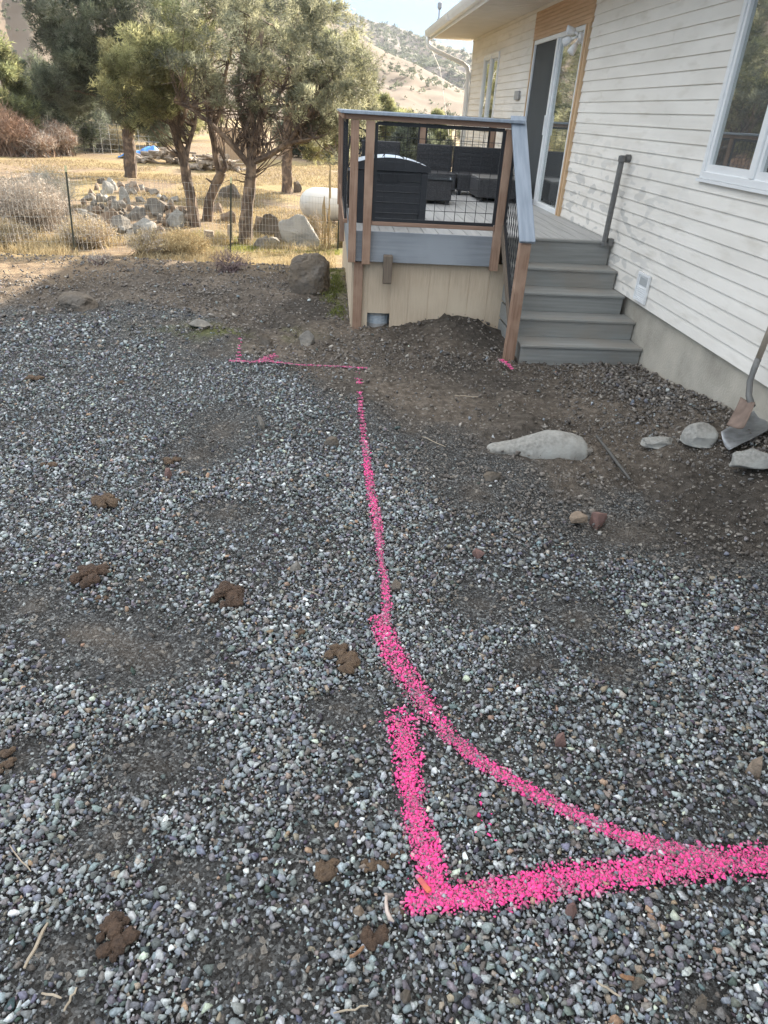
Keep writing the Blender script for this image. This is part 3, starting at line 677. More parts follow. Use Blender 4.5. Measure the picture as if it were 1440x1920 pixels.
def curtain(y0, y1, z0, z1, x, parent):
    pts = []; n = int((y1 - y0) / .02)
    V = []; F = []
    for i in range(n + 1):
        y = y0 + (y1 - y0) * i / n; xx = x + .02 * math.sin(i * .9) + .012 * math.sin(i * 2.3)
        V += [(xx, y, z0), (xx, y, z1)]
    for i in range(n): F.append((2 * i, 2 * i + 2, 2 * i + 3, 2 * i + 1))
    me = bpy.data.meshes.new('curtain'); me.from_pydata(V, [], F); me.update(); return link('curtain', me, M['curtain'], parent)
curtain(5.15, 5.62, W1Z0, W1Z1, W + .14, w1); curtain(4.2, 4.5, W1Z0, W1Z1, W + .14, w1)
# twin floodlight above the door
fl = MB(); fy = 9.33; fz = 2.77
fl.tube([(W - .03, fy, fz - .02), (W - .065, fy, fz - .02)], .055, 12)
fb = fl.build('floodlight', M['white'], house, smooth=False)
for (dy, dz_, ax) in ((.09, .05, (-.8, .25, .1)), (-.05, -.10, (-.5, -.1, -.85)), (.17, -.02, (-.6, .7, -.35))):
    a = Vector((W - .07, fy + dy * .4, fz + dz_ * .3)); c = Vector((W - .11, fy + dy, fz + dz_)); d = Vector(ax).normalized()
    h = MB(); h.tube([a, c], .014, 8); h.tube([c - d * .02, c + d * .015, c + d * .05, c + d * .085], [.024, .037, .044, .046], 14)
    ho = h.build('lamp_head', M['white'], fb, smooth=True)
# electrical box, crawl-space vent plate
MB().box(W - .045, W - .014, 12.06, 12.33, 2.17, 2.29).build('wall_box', mat('box_grey', (.36, .35, .34), rough=.6), house, bevel=.006)
vt = MB(); va, vb, vc, vd = 6.16, 6.41, .53, .775
vt.box(W - .032, W - .013, va, vb, vc, vc + .022); vt.box(W - .032, W - .013, va, vb, vd - .022, vd); vt.box(W - .032, W - .013, va, va + .022, vc + .022, vd - .022); vt.box(W - .032, W - .013, vb - .022, vb, vc + .022, vd - .022)
vt.box(W - .020, W - .0135, va + .022, vb - .022, vc + .022, vd - .022)
for k in range(6): vt.bar((W - .024, va + .024, vc + .035 + k * .017), (W - .024, vb - .024, vc + .035 + k * .017), .010, .004, up=(.6, 0, .8))
vo = vt.build('vent', M['white'], house)
MB().box(W - .023, W - .0205, va + .05, vb - .04, vc + .14, vd - .04).build('vent_mesh', mat('vent_mesh', (.42, .43, .43), rough=.7), vo)
# weather sensor on the roof edge
ws = MB(); c = Vector((2.13, 16.95, 0)); ws.tube([(c.x, c.y, 3.40), (c.x, c.y, 3.74)], .014, 8); ws.box(c.x - .035, c.x + .01, c.y - .02, c.y + .02, 3.50, 3.58)
ws.tube([(c.x, c.y, 3.73), (c.x, c.y, 3.76), (c.x, c.y, 3.84), (c.x, c.y, 3.86)], [.02, .045, .045, .02], 12)
wso = ws.build('weather_sensor', mat('sensor_grey', (.33, .34, .36), rough=.5), None)
tag(wso, 'small weather sensor on a short pole above the far end of the gutter', 'weather sensor')
# thin wire hanging from the gutter end
q = PY(807, 88, 17.1); q2 = PY(841, 165, 17.3)
tag(MB().tube([q, (q + q2) / 2 + Vector((.01, 0, -.02)), q2 + Vector((.1, 0, -.9))], .006, 5).build('cable', mat('pale_cable', (.6, .6, .58), rough=.6)), 'thin pale cable slanting down beside the downspout at the far house corner', 'cable')

# ------------------------------------------------------------------ deck
deck = thing('deck', (1.5, 7, 0), 'raised grey composite deck with redwood rails, black wire panels and tan panel skirt', 'deck')
DX0, DX1, DY0, DY1, DZ = .20, W - .016, 7.03, 12.55, .90
fl = MB(); n = int((DX1 - DX0) / .145)
for i in range(n + 1):
    x0 = DX0 + i * .145; x1 = min(x0 + .139, DX1)
    if x1 - x0 > .02: fl.box(x0, x1, DY0 + .005 if x0 < 1.62 else 7.27, DY1, DZ - .028, DZ)
fl.build('floor', M['deckboard'], deck)
sub = MB().box(DX0 + .03, DX1, DY0 + .28, DY1 - .02, .62, DZ - .032).build('joist_frame', M['oldwood'], deck)
fa = MB(); fa.box(DX0 - .005, 1.575, 7.00, 7.028, .648, .925); fo = fa.build('fascia_board', M['composite'], deck, bevel=.003)
MB().box(DX0 - .03, DX0 - .006, 7.03, DY1, .648, .89).build('side_fascia', M['composite'], deck, bevel=.003)
# skirt: grooved panels, with a cut-out at the front left
sk = MB(); hx0, hx1, hz = .385, .612, .14
def skirt(x0, x1, z0, z1):
    x = x0
    edges = [x0] + [e for e in [.39 + .201 * i for i in range(8)] if x0 + .01 < e < x1 - .01] + [x1]
    for a, b in zip(edges[:-1], edges[1:]):
        sk.box(a + (.0 if a == x0 else .003), b - .003, 7.07, 7.095, z0, z1)
    sk.box(x0, x1, 7.075, 7.094, z0 - .0, z1)
skirt(.30, hx0, -1.2, .66); skirt(hx0, hx1, hz, .66); skirt(hx1, 1.84, -1.2, .66)
skf = sk.build('skirt', M['t111'], deck)
ss = MB()
for i in range(27):
    a = 7.10 + i * .201
    ss.box(.215, .24, a + .004, a + .197, -1.2, .66)
ss.box(.225, .236, 7.1, DY1, -1.2, .66); ss.build('side_skirt', M['t111'], deck)
MB().box(.235, .325, 7.025, 7.069, -.3, .64).build('corner_board', M['redwood'], deck, bevel=.003)
MB().box(DX0 + .3, 1.7, 7.6, 7.62, -.2, .6).build('crawl_space_back', M['interior'], deck)
# posts
def post(x0, x1, y0, y1, z0, z1, m='redwood', name='post'): return MB().box(x0, x1, y0, y1, z0, z1).build(name, M[m], deck, bevel=.003)
post(.172, .243, 6.93, 6.998, .648, 1.84); post(.305, .382, 6.93, 6.998, .635, 1.84)
post(1.56, 1.635, 6.93, 7.02, .62, 1.835)
for y in (8.75, 10.55, 12.38): post(.11, .165, y, y + .085, .55, 1.84)
for x in (1.42, 2.56): post(x, x + .085, DY1 - .02, DY1 + .065, .55, 1.84)
# rails
MB().box(.13, 1.66, 6.925, 7.005, 1.842, 1.882).build('top_rail', M['redwood_h'], deck, bevel=.003)
MB().box(.10, .175, 7.007, DY1, 1.842, 1.882).build('top_rail', M['redwood'], deck, bevel=.003)
MB().box(.176, W - .02, DY1 - .01, DY1 + .06, 1.842, 1.882).build('top_rail', M['redwood_h'], deck, bevel=.003)
MB().box(.384, 1.558, 6.945, 6.99, .985, 1.02).build('bottom_rail', M['redwood_h'], deck, bevel=.003)
MB().box(.12, .16, 7.02, DY1 - .03, .985, 1.02).build('bottom_rail', M['redwood'], deck, bevel=.003)
MB().box(.176, W - .02, DY1, DY1 + .04, .985, 1.02).build('bottom_rail', M['redwood_h'], deck, bevel=.003)
MB().box(.10, 1.70, 6.88, 7.02, 1.884, 1.912).build('rail_cap', M['composite_cap'], deck, bevel=.004)
MB().box(.08, .20, 7.022, DY1 + .08, 1.884, 1.912).build('rail_cap', M['composite_cap'], deck, bevel=.004)
MB().box(.202, W - .02, DY1 - .06, DY1 + .08, 1.884, 1.912).build('rail_cap', M['composite_cap'], deck, bevel=.004)
# wire panels: frame + grid, in a plane spanned by two corner vectors
def wire_panel(o, u, v, sp=.098, fw=.028, name='wire_panel', first=.06, diag=None):
    o, u, v = Vector(o), Vector(u), Vector(v); nrm = u.cross(v).normalized(); lu, lv = u.length, v.length
    f = MB(); 
    for a, b in ((o, o + u), (o + v, o + v + u)): f.bar(a, b, .02, fw, up=v)
    for a, b in ((o, o + v), (o + u, o + u + v)): f.bar(a, b, .018, fw, up=u)
    fo = f.build('panel_frame', M['black'], deck)
    g_ = MB(); n1 = int(lu / sp); n2 = int(lv / sp)
    for i in range(1, n1 + 1):
        a = o + u * (i * sp / lu - first / lu * .3)
        if 0 < (a - o).length < lu: g_.bar(a, a + v, .0048, .0048, up=u)
    for j in range(1, n2 + 1):
        a = o + v * (j * sp / lv); g_.bar(a + nrm * .004, a + nrm * .004 + u, .0048, .0048, up=v)
    g_.build('wire_grid', M['black'], fo); return fo
wire_panel((.40, 6.968, 1.035), (1.145, 0, 0), (0, 0, .79))
for ya, yb in ((7.05, 8.73), (8.85, 10.53), (10.65, 12.36)):
    wire_panel((.14, ya, 1.035), (0, yb - ya, 0), (0, 0, .79), name='p')
for xa, xb in ((.20, 1.40), (1.52, 2.54)):
    wire_panel((xa, DY1 + .02, 1.035), (xb - xa, 0, 0), (0, 0, .79))
# stub of timber hanging below the fascia
bt = MB(); bt.prism([(6.985, .725), (6.985, .48), (6.95, .455), (6.905, .47), (6.90, .725)], 'x', .515, .60)
bt.build('timber_stub', M['oldwood'], deck, bevel=.003)
# pier footing seen in the skirt cut-out
pr = MB(); pr.tube([(.5, 7.24, -.2), (.5, 7.24, .128)], .125, 20); po = pr.build('pier_footing', mat('pier', (.42, .41, .39), (.30, .29, .28), scale=20, rough=.9), deck)
lb = MB(); lb.tube([(.5, 7.24, .02), (.5, 7.24, .10)], .1265, 20); lb.build('paper_sleeve', mat('paper_sleeve', (.30, .36, .42), (.52, .54, .55), scale=26, rough=.8, stretch=(1, 1, 6)), po)

# stairs up to the deck along the wall
stairs = thing('stairs', (2.3, 6.6, 0), 'five grey composite steps climbing to the deck beside the house wall', 'stairs')
nos = [(6.07, .152), (6.345, .325), (6.61, .50), (6.915, .672), (7.215, .845)]
X0s = 1.735
for i, (yn, z) in enumerate(nos):
    yb = nos[i + 1][0] + .03 if i < 4 else 7.27
    rx = 2.88 if i < 2 else 2.835
    tr = MB(); tr.box(X0s - .0, rx, yn, yb - .0, z - .024, z)
    if i == 4: tr = MB().box(X0s, rx, yn, 7.265, z + .03, z + .054)
    zt = z if i < 4 else z + .054
    tr.build('tread', M['stair'], stairs, bevel=.004)
    zb = nos[i - 1][1] + .001 if i else -.1
    MB().box(X0s + .01, rx - .008, yn + .02, yn + .04, zb, (z - .026) if i < 4 else z + .028).build('riser', M['stair'], stairs)
    sdm = MB().box(X0s + .012, X0s + .03, yn + .042, 7.1, zb if i else -.1, z - .026); sdm.build('side_board', M['stair'], stairs)
MB().box(W - .12, W - .02, 6.4, 7.4, -.1, .30).build('stringer', M['oldwood'], stairs)
# stair rail: newel, sloped cap, sloped wire panel
nb = PY(953, 670, 6.16)
nx0 = 1.655; nyy = 6.14
rail = thing('stair_rail', (nx0, nyy, 0), 'sloping stair railing with blue-grey cap board, redwood newel and diagonal wire panel', 'stair railing')
MB().prism([(nyy - .045, -.15), (nyy + .045, -.15), (nyy + .045, 1.09), (nyy - .045, 1.00)], 'x', nx0 - .045, nx0 + .045).build('newel_post', M['redwood'], rail, bevel=.003)
a = Vector((1.655, nyy - .07, 1.025)); b = Vector((1.655, 6.985, 1.935))
MB().bar(a, b, .135, .028).build('rail_cap', M['composite_cap'], rail, bevel=.004)
MB().bar(a + Vector((-.02, .1, .04)), b + Vector((-.02, -.03, -.065)), .04, .05).build('top_rail', M['redwood'], rail)
lo0 = Vector((1.645, nyy + .045, .30)); lo1 = Vector((1.645, 6.97, 1.02))
MB().bar(lo0, lo1, .04, .085).build('bottom_rail', M['oldwood'], rail)
up0 = Vector((1.645, nyy + .05, 1.03)); up1 = Vector((1.645, 6.92, 1.82))
f = MB(); f.bar(lo0 + Vector((0, 0, .075)), lo1 + Vector((0, -.03, .06)), .02, .03); f.bar(up1, lo1 + Vector((0, -.04, .05)), .02, .03, up=(0, 1, 0)); f.bar(lo0 + Vector((0, 0, .075)), up0, .02, .026, up=(0, 1, 0)); f.bar(up0, up1, .02, .026)
fo = f.build('panel_frame', M['black'], rail)
g_ = MB(); l0 = lo0 + Vector((0, 0, .08)); l1 = lo1 + Vector((0, -.04, .06))
n = 9
for i in range(1, n):
    t = i / n; g_.bar(l0.lerp(l1, t), up0.lerp(up1, t), .0045, .0045, up=(0, 1, 0))
for i in range(1, 8):
    t = i / 8; g_.bar(l0.lerp(up0, t), l1.lerp(up1, t), .0045, .0045)
g_.build('wire_grid', M['black'], fo)
# grey pipe against the siding at the head of the steps
pb = PX(1133, 455, W - .10); pt = PX(1154, 290, W - .09)
pi = MB(); pi.tube([Vector((pb.x, pb.y, .86)), Vector((pt.x, pb.y + .0, pt.z))], .027, 12); pi.tube([(pb.x, pb.y, .86), (pb.x, pb.y, .89)], .042, 12)
pi.tube([(pt.x, pb.y, pt.z - .05), (pt.x, pb.y, pt.z)], .036, 12); pi.tube([(pt.x - .02, pb.y, pt.z - .02), (W - .05, pb.y, pt.z - .02), (W - .02, pb.y, pt.z - .03)], .026, 12); pi.tube([(W - .055, pb.y, pt.z - .02), (W - .014, pb.y, pt.z - .02)], .036, 12)
pi.box(pb.x + .03, W - .018, pb.y - .03, pb.y + .04, .86, .93)
tag(pi.build('pipe', M['pipe'], None), 'upright grey pipe with an elbow top beside the head of the steps', 'pipe')

# ------------------------------------------------------------------ things on the deck
db = thing('storage_box', (.63, 8.0, DZ), 'large charcoal storage box with an arched lid in painted pale sky reflection in the deck corner', 'storage box')
bx0, bx1, by0, by1 = .27, .985, 7.72, 8.35
b = MB(); b.box(bx0 + .02, bx1 - .02, by0 + .02, by1 - .02, DZ + .02, 1.40)
for z in (1.0, 1.1, 1.2, 1.3): b.box(bx0 + .012, bx1 - .012, by0 + .012, by1 - .012, z, z + .012)
for x in (bx0, bx1 - .07):
    for y in (by0, by1 - .07): b.box(x, x + .07, y, y + .07, DZ, 1.40)
b.build('body', M['resin'], db, bevel=.006)
MB().box(.50, .68, by0 + .006, by0 + .019, 1.30, 1.37).build('handle_recess', M['black'], db)
arc = lambda x: 1.435 + .085 * (1 - ((x - .6) / .42) ** 2)
n = 18; xs = [bx0 - .02 + (bx1 - bx0 + .04) * i / n for i in range(n + 1)]
MB().prism([(x, arc(x)) for x in xs] + [(bx1 + .02, 1.402), (bx0 - .02, 1.402)], 'y', by0 - .015, by0 + .03).build('lid_rim', M['resin'], db)
MB().prism([(x, arc(x) - .004) for x in xs] + [(bx1 + .02, 1.402), (bx0 - .02, 1.402)], 'y', by0 + .031, by1 + .02).build('lid', mat('sky_reflection_lid', (.62, .68, .76), (.55, .61, .70), scale=3, rough=.25), db, smooth=False)  # pale blue sky reflection put into the colour of the dark lid
MB().tube([(.52, 7.95, 1.50), (.55, 7.95, 1.545), (.66, 7.95, 1.55), (.74, 7.95, 1.515), (.76, 7.95, 1.49)], .006, 6).build('handle', M['black'], db)
def sofa_back(x0, x1, y, z1, name, lab):
    o = thing(name, ((x0 + x1) / 2, y, DZ), lab, 'outdoor sofa', 'dark outdoor sofa sections on the deck')
    MB().box(x0, x1, y, y + .09, 1.06, z1).build('backrest', M['wicker'], o, bevel=.01)
    MB().box(x0 + .005, x1 - .005, y - .55, y - .002, .96, 1.18).build('seat', M['wicker'], o, bevel=.01)
    q = MB()
    for i in range(7): q.box(x0 + .012, x1 - .012, y - .006, y - .0005, 1.10 + i * .058, 1.10 + i * .058 + .042)
    q.build('weave_band', M['wicker'], o)
    for xx in (x0 + .03, x1 - .07):
        for yy in (y - .52, y + .03): MB().box(xx, xx + .04, yy, yy + .04, DZ, .958).build('leg', M['black'], o)
    return o
sofa_back(.45, 1.02, 11.55, 1.535, 'sofa_section', 'dark sofa section behind the storage box, leftmost on the deck')
sofa_back(1.29, 1.82, 11.6, 1.525, 'sofa_section', 'dark sofa section in the middle of the far row on the deck')
sofa_back(1.845, 2.78, 11.62, 1.52, 'sofa_section', 'widest dark sofa section in the far row, next to the house wall')
ch = thing('sofa_section', (2.4, 10.8, DZ), 'dark sofa seat with a grey top running along the house wall towards the door', 'outdoor sofa', 'dark outdoor sofa sections on the deck')
MB().box(2.02, 2.72, 10.32, 11.0, .95, 1.175).build('seat', M['wicker'], ch, bevel=.01)
MB().box(2.03, 2.71, 10.33, 10.99, 1.177, 1.20).build('seat_top', M['cushion'], ch, bevel=.006)
for xx in (2.06, 2.62):
    for yy in (10.36, 10.92): MB().box(xx, xx + .04, yy, yy + .04, DZ, .948).build('leg', M['black'], ch)
tb = thing('coffee_table', (1.3, 10.0, DZ), 'low dark coffee table with a shiny top between the storage box and the sofa', 'table')
MB().box(1.02, 1.56, 9.72, 10.3, .95, 1.19).build('body', M['wicker'], tb, bevel=.01)
MB().box(1.00, 1.58, 9.70, 10.32, 1.192, 1.204).build('table_top', mat('table_glass', (.05, .055, .06), rough=.12), tb)
for xx in (1.04, 1.5):
    for yy in (9.74, 10.24): MB().box(xx, xx + .04, yy, yy + .04, DZ, .948).build('leg', M['black'], tb)
wc = thing('wire_chair', (.30, 9.3, DZ), 'dark patterned metal chair back just behind the left deck corner posts', 'chair')
q = MB(); rr = random.Random(3)
outl = [(.20, 1.30), (.205, 1.5), (.225, 1.62), (.27, 1.70), (.33, 1.73), (.40, 1.71), (.45, 1.62), (.47, 1.45), (.47, 1.30)]
q.tube([(x, 9.35, z) for x, z in outl], .012, 6); q.tube([(.2, 9.35, 1.3), (.47, 9.35, 1.3)], .012, 6)
for i in range(9): q.tube([(.21 + i * .03, 9.35, 1.3), (.21 + ((i * 5 + 3) % 9) * .03, 9.35, 1.66)], .006, 5)
q.build('backrest', M['black'], wc)
q = MB(); q.box(.2, .47, 8.92, 9.34, 1.27, 1.30); q.build('seat', M['black'], wc)
for xx in (.21, .46):
    for yy in (8.94, 9.33): MB().tube([(xx, yy, DZ), (xx, yy, 1.27)], .011, 6).build('leg', M['black'], wc)
#@@REST2

# ------------------------------------------------------------------ hills
def polar_hill(name, ridge, r0, r1, nr, na, a0, a1, c_lo, c_hi, seed, rough_amp, material):
    """a hillside facing the yard: ridge(az) gives the skyline slope (tan of elevation) seen from the yard"""
    az = np.linspace(a0, a1, na); rr = np.linspace(r0, r1, nr); A, Q = np.meshgrid(az, rr)
    t = (Q - r0) / (r1 - r0); H = CAMH + np.interp(A, ridge[0], ridge[1]) * r1
    X = Q * np.sin(A); Y = Q * np.cos(A)
    prof = t ** 1.25
    nz = (fnoise(X, Y, 1 / 70., seed, 5) - .5)
    gul = np.abs(fnoise(A * 900, Q * .12, 1 / 38., seed + 3, 3) - .5)
    Z = H * prof + nz * rough_amp * t * (1.15 - t) * 3 - gul * rough_amp * .9 * t * (1.05 - t) * 3 - (1 - t) * 3
    back = np.vstack([Z, Z[-1] - 30]); X = np.vstack([X, X[-1] * 1.15]); Y = np.vstack([Y, Y[-1] * 1.15])
    n1, n2 = back.shape; idx = np.arange(n1 * n2).reshape(n1, n2)
    F = np.stack([idx[:-1, :-1], idx[:-1, 1:], idx[1:, 1:], idx[1:, :-1]], -1).reshape(-1, 4)
    o = link(name, np_mesh(name, np.stack([X, Y, back], -1).reshape(-1, 3), F, smooth=True), material); tag(o, kind='structure')
    return o, (az, rr, Z)
M['hill_tan'] = mat('hill_dry_grass', (.150, .100, .060), (.085, .062, .043), scale=.03, rough=1, detail=12, c3=(.14, .11, .08), s3=.018, bump=.8, bscale=.25)
M['hill_grey'] = mat('hill_brush', (.125, .098, .08), (.08, .07, .062), scale=.03, rough=1, detail=12, c3=(.20, .155, .115), s3=.012, bump=.8, bscale=.2)
rg1 = ([-.9, -.6, -.36, -.2, -.1, .0, .05, .11, .165, .3, .6, 1.2], [.20, .26, .27, .20, .13, .088, .068, .048, .028, .012, .006, .004])
rg2 = ([-.9, -.36, -.15, -.06, -.015, .073, .12, .17, .3, .6, 1.2], [.30, .34, .20, .128, .109, .087, .077, .065, .05, .03, .02])
h1, d1 = polar_hill('hill', rg1, 130, 420, 90, 260, -.95, 1.3, 0, 0, 5, 16, M['hill_tan'])
h2, d2 = polar_hill('mountain', rg2, 430, 950, 80, 240, -.95, 1.3, 0, 0, 9, 34, M['hill_grey'])
def blob_field(name, data, n, smin, smax, seed, lab, amin, amax, clump, tmin=.06):
    """dark pinyon and juniper dots on the hillside, each a small tuft of faces"""
    az, rr, Z = data; r = np.random.default_rng(seed); V, C = [], []
    a = r.uniform(amin, amax, n * 3); t = r.uniform(tmin, .995, n * 3) ** .8
    q = rr[0] + t * (rr[-1] - rr[0]); k = fnoise(a * q, q, 1 / 60., seed, 3) + r.normal(0, .1, n * 3) > clump
    a, q = a[k][:n], q[k][:n]
    ia = np.clip(np.searchsorted(az, a), 0, len(az) - 1); iq = np.clip(np.searchsorted(rr, q), 0, len(rr) - 1); z = Z[iq, ia]
    m = len(a); s = r.uniform(smin, smax, m) * r.uniform(.6, 1, m)
    m_ = 26; d = r.normal(size=(m, m_, 3)); d /= np.linalg.norm(d, axis=2)[..., None]; d[..., 2] = np.abs(d[..., 2]) * 1.25
    c = np.stack([q * np.sin(a), q * np.cos(a), z], -1)[:, None, :] + d * s[:, None, None] * r.uniform(.4, .95, (m, m_, 1))
    u = r.normal(size=(m, m_, 3)); v = r.normal(size=(m, m_, 3)); w_ = s[:, None, None] * .42
    T = np.stack([c + u * w_ * .5, c + v * w_ * .5, c - (u + v) * w_ * .4], 2)
    col = (np.array([.105, .115, .08]) * r.uniform(.7, 1.5, (m, 1, 1)) * r.uniform(.8, 1.25, (m, m_, 1))); col = np.repeat(col[:, :, None, :], 3, 2)
    Vv = T.reshape(-1, 3); F = np.arange(len(Vv)).reshape(-1, 3)
    o = link(name, np_mesh(name, Vv, F, col.reshape(-1, 3)), M['leaf']); tag(o, lab, 'shrubs', kind='stuff')
blob_field('hillside_shrubs', d1, 2600, .35, 1.6, 41, 'dark scrub dotted over the near tan hillside', -.5, .5, .47)
blob_field('mountain_shrubs', d2, 9000, 1.4, 3.4, 42, 'dark scrub trees scattered over the far mountain', -.2, .32, .38)

# ------------------------------------------------------------------ foliage
def unit(v): return v / np.maximum(np.linalg.norm(v, axis=-1, keepdims=True), 1e-6)
def needles(centres, radii, ntuft, nneed, L, wd, cols, r, up=.35, out=None):
    """tufts of needles filling clump after clump; returns triangles and colours"""
    m = len(centres)
    d = unit(r.normal(size=(m, ntuft, 3))); rad = radii[:, None, None] * r.uniform(.35, 1.0, (m, ntuft, 1)) ** .7
    d[..., 2] *= .75
    p = centres[:, None, :] + d * rad
    ax = unit(d * 1.0 + np.array([0, 0, up]) + r.normal(0, .35, (m, ntuft, 3)))
    nd = unit(ax[:, :, None, :] * 1.25 + r.normal(0, .45, (m, ntuft, nneed, 3)))
    ll = L * r.uniform(.6, 1.25, (m, ntuft, nneed, 1))
    base = p[:, :, None, :] - nd * ll * .15 + r.normal(0, L * .28, (m, ntuft, nneed, 3))
    sd = unit(np.cross(nd, r.normal(size=nd.shape))) * wd * .5
    T = np.stack([base - sd, base + sd, base + nd * ll], 3)
    cc = cols[:, None, None, None, :] * r.uniform(.65, 1.45, (m, ntuft, 1, 1, 1)) * r.uniform(.85, 1.15, (m, ntuft, nneed, 1, 1)) * np.ones((1, 1, 1, 3, 1))
    return T.reshape(-1, 3), cc.reshape(-1, 3)
def crown_mesh(name, ells, nclump, r, pal, ntuft=42, nneed=7, L=.085, wd=.013, clump=(.16, .34), parent=None, shell=.5, floor=None):
    """ells: list of (cx,cy,cz, rx,ry,rz, weight) lobes of the crown"""
    wts = np.array([e[6] for e in ells]); wts = wts / wts.sum(); C = []
    for e, k in zip(ells, (wts * nclump).astype(int)):
        d = unit(r.normal(size=(k, 3))); rr_ = r.uniform(shell ** 3, 1, (k, 1)) ** (1 / 3)
        C.append(np.array(e[:3]) + d * rr_ * np.array(e[3:6]))
    C = np.concatenate(C)
    keep = vnoise(C[:, 0] * 1.0 + C[:, 2] * .6, C[:, 1] + C[:, 2] * .8, 1.15, int(r.integers(0, 50))) > .34
    C = C[keep]
    if floor is not None: C = C[C[:, 2] > floor]
    rad = r.uniform(clump[0], clump[1], len(C)); cols = np.array(pal)[r.integers(0, len(pal), len(C))] * r.uniform(.65, 1.4, (len(C), 1))
    V, cc = needles(C, rad, ntuft, nneed, L, wd, cols, r)
    o = link(name, np_mesh(name, V, np.arange(len(V)).reshape(-1, 3), cc), M['leaf'], parent)
    return o, C
def limb_path(a, b, n, wob, rnd, sag=0.0):
    a, b = Vector(a), Vector(b); o = []
    for i in range(n + 1):
        t = i / n; p = a.lerp(b, t); k = math.sin(math.pi * t)
        o.append(p + Vector((rnd.uniform(-wob, wob), rnd.uniform(-wob, wob), rnd.uniform(-wob, wob))) * (0 if i in (0, n) else 1) + Vector((0, 0, -sag * k)))
    return o
def taper(a, b, n): return [a + (b - a) * (i / n) for i in range(n + 1)]
def trunk_and_limbs(mb, spec, rnd):
    for pts, r0, r1 in spec:
        P_ = [Vector(pts[0])]
        for a, b in zip(pts[:-1], pts[1:]):
            L_ = (Vector(b) - Vector(a)).length; n = max(2, int(L_ / .18)); P_ += limb_path(a, b, n, .018 * min(1, L_), rnd)[1:]
        mb.tube(P_, taper(r0, r1, len(P_) - 1), n=9, wob=.22, rnd=rnd)
def twigs(mb, starts, C, rnd, n, r0=.012, reach=(0.5, 1.4)):
    """thin branches from the limbs out to the clumps of needles"""
    C = [Vector(c) for c in C]
    for _ in range(n):
        s = Vector(rnd.choice(starts)); near_ = [c for c in rnd.sample(C, min(24, len(C))) if (c - s).length < reach[1]]
        if not near_: near_ = [s + Vector((rnd.uniform(-1, 1), rnd.uniform(-1, 1), rnd.uniform(-.4, .8))) * .6]
        e = min(near_, key=lambda c: abs((c - s).length - reach[0]))
        m_ = limb_path(s, e, 4, .05, rnd, sag=rnd.uniform(-.05, .12)); mb.tube(m_, taper(r0 * rnd.uniform(.7, 1.3), .003, 4), n=4)
        if rnd.random() < .6:
            a = m_[2]; mb.tube([a, a + Vector((rnd.uniform(-.3, .3), rnd.uniform(-.3, .3), rnd.uniform(-.1, .3)))], [.006, .002], n=3)
PAL_D = [(.11, .125, .085), (.095, .11, .078), (.13, .145, .095), (.12, .13, .10)]
PAL_Y = [(.24, .24, .12), (.28, .275, .14), (.20, .21, .115), (.31, .30, .16)]
PAL_J = [(.21, .22, .105), (.19, .205, .10), (.25, .25, .125), (.16, .175, .09)]
PAL_M = [(.19, .195, .135), (.23, .23, .155), (.16, .17, .125), (.27, .265, .175)]
def B3(px, py, Y, dy=0.0):
    p = PY(px, py, Y); return (p.x, p.y + dy, p.z)
def tree(name, lab, cat, base, spec, ells, nclump, pal, seed, ntw=60, group=None, leaf={}, starts=None, tw_r=.012, reach=(.5, 1.4), k=1.38):
    spec = [(p_, a_ * k * .78, b_ * k * .78) for p_, a_, b_ in spec]; ells = [(*e[:3], e[3] * k, e[4] * k, e[5] * k, e[6]) for e in ells]
    leaf = dict(leaf)
    for q_ in ('L', 'wd'): leaf[q_] = leaf[q_] * k
    leaf['clump'] = (leaf['clump'][0] * k, leaf['clump'][1] * k); tw_r *= k; reach = (reach[0] * k, reach[1] * k)
    r = np.random.default_rng(seed); rnd = random.Random(seed)
    t = thing(name, base, lab, cat, group)
    cr, C = crown_mesh('crown', ells, nclump, r, pal, parent=t, **leaf)
    mb = MB(); trunk_and_limbs(mb, spec, rnd)
    st = starts or [p for pts, a, b in spec for p in pts[1:]]
    # more starting points along each limb
    ext = []
    for pts, a, b in spec:
        for p, q in zip(pts[:-1], pts[1:]):
            for k in range(3): ext.append(tuple(Vector(p).lerp(Vector(q), rnd.random())))
    st = [s for s in list(st) + ext if s[2] > base[2] + 1.3] or list(st)
    twigs(mb, st, C, rnd, ntw, tw_r, reach)
    mb.build('trunk', M['bark'], t, smooth=False)
    return t
gp = lambda px, py: tuple(P(px, py, -.05))
# pinyon C: the spreading one with low forks
b = gp(458, 457); Yc = b[1]
spec = [([b, B3(463, 400, Yc), B3(470, 340, Yc), B3(472, 300, Yc)], .145, .10),
        ([B3(470, 312, Yc), B3(440, 275, Yc, -.1), B3(400, 232, Yc, -.2), B3(365, 205, Yc, -.3), B3(330, 190, Yc, -.2)], .062, .025),
        ([B3(472, 305, Yc), B3(505, 290, Yc, -.1), B3(540, 268, Yc, -.25), B3(570, 225, Yc, -.35), B3(592, 200, Yc, -.3)], .06, .03),
        ([B3(540, 268, Yc, -.25), B3(565, 262, Yc, -.4), B3(600, 255, Yc, -.5)], .03, .015),
        ([B3(471, 302, Yc), B3(466, 262, Yc, .1), B3(452, 225, Yc, .2), B3(440, 170, Yc, .3), B3(450, 90, Yc, .4)], .07, .03),
        ([B3(473, 300, Yc), B3(478, 250, Yc, 0), B3(500, 205, Yc, -.1), B3(530, 165, Yc, .1), B3(560, 90, Yc, .2)], .065, .025),
        ([B3(478, 250, Yc), B3(470, 200, Yc, -.2), B3(490, 140, Yc, -.3), B3(495, 40, Yc, -.2)], .045, .02),
        ([B3(505, 203, Yc), B3(560, 190, Yc, .3), B3(620, 150, Yc, .4)], .035, .015)]
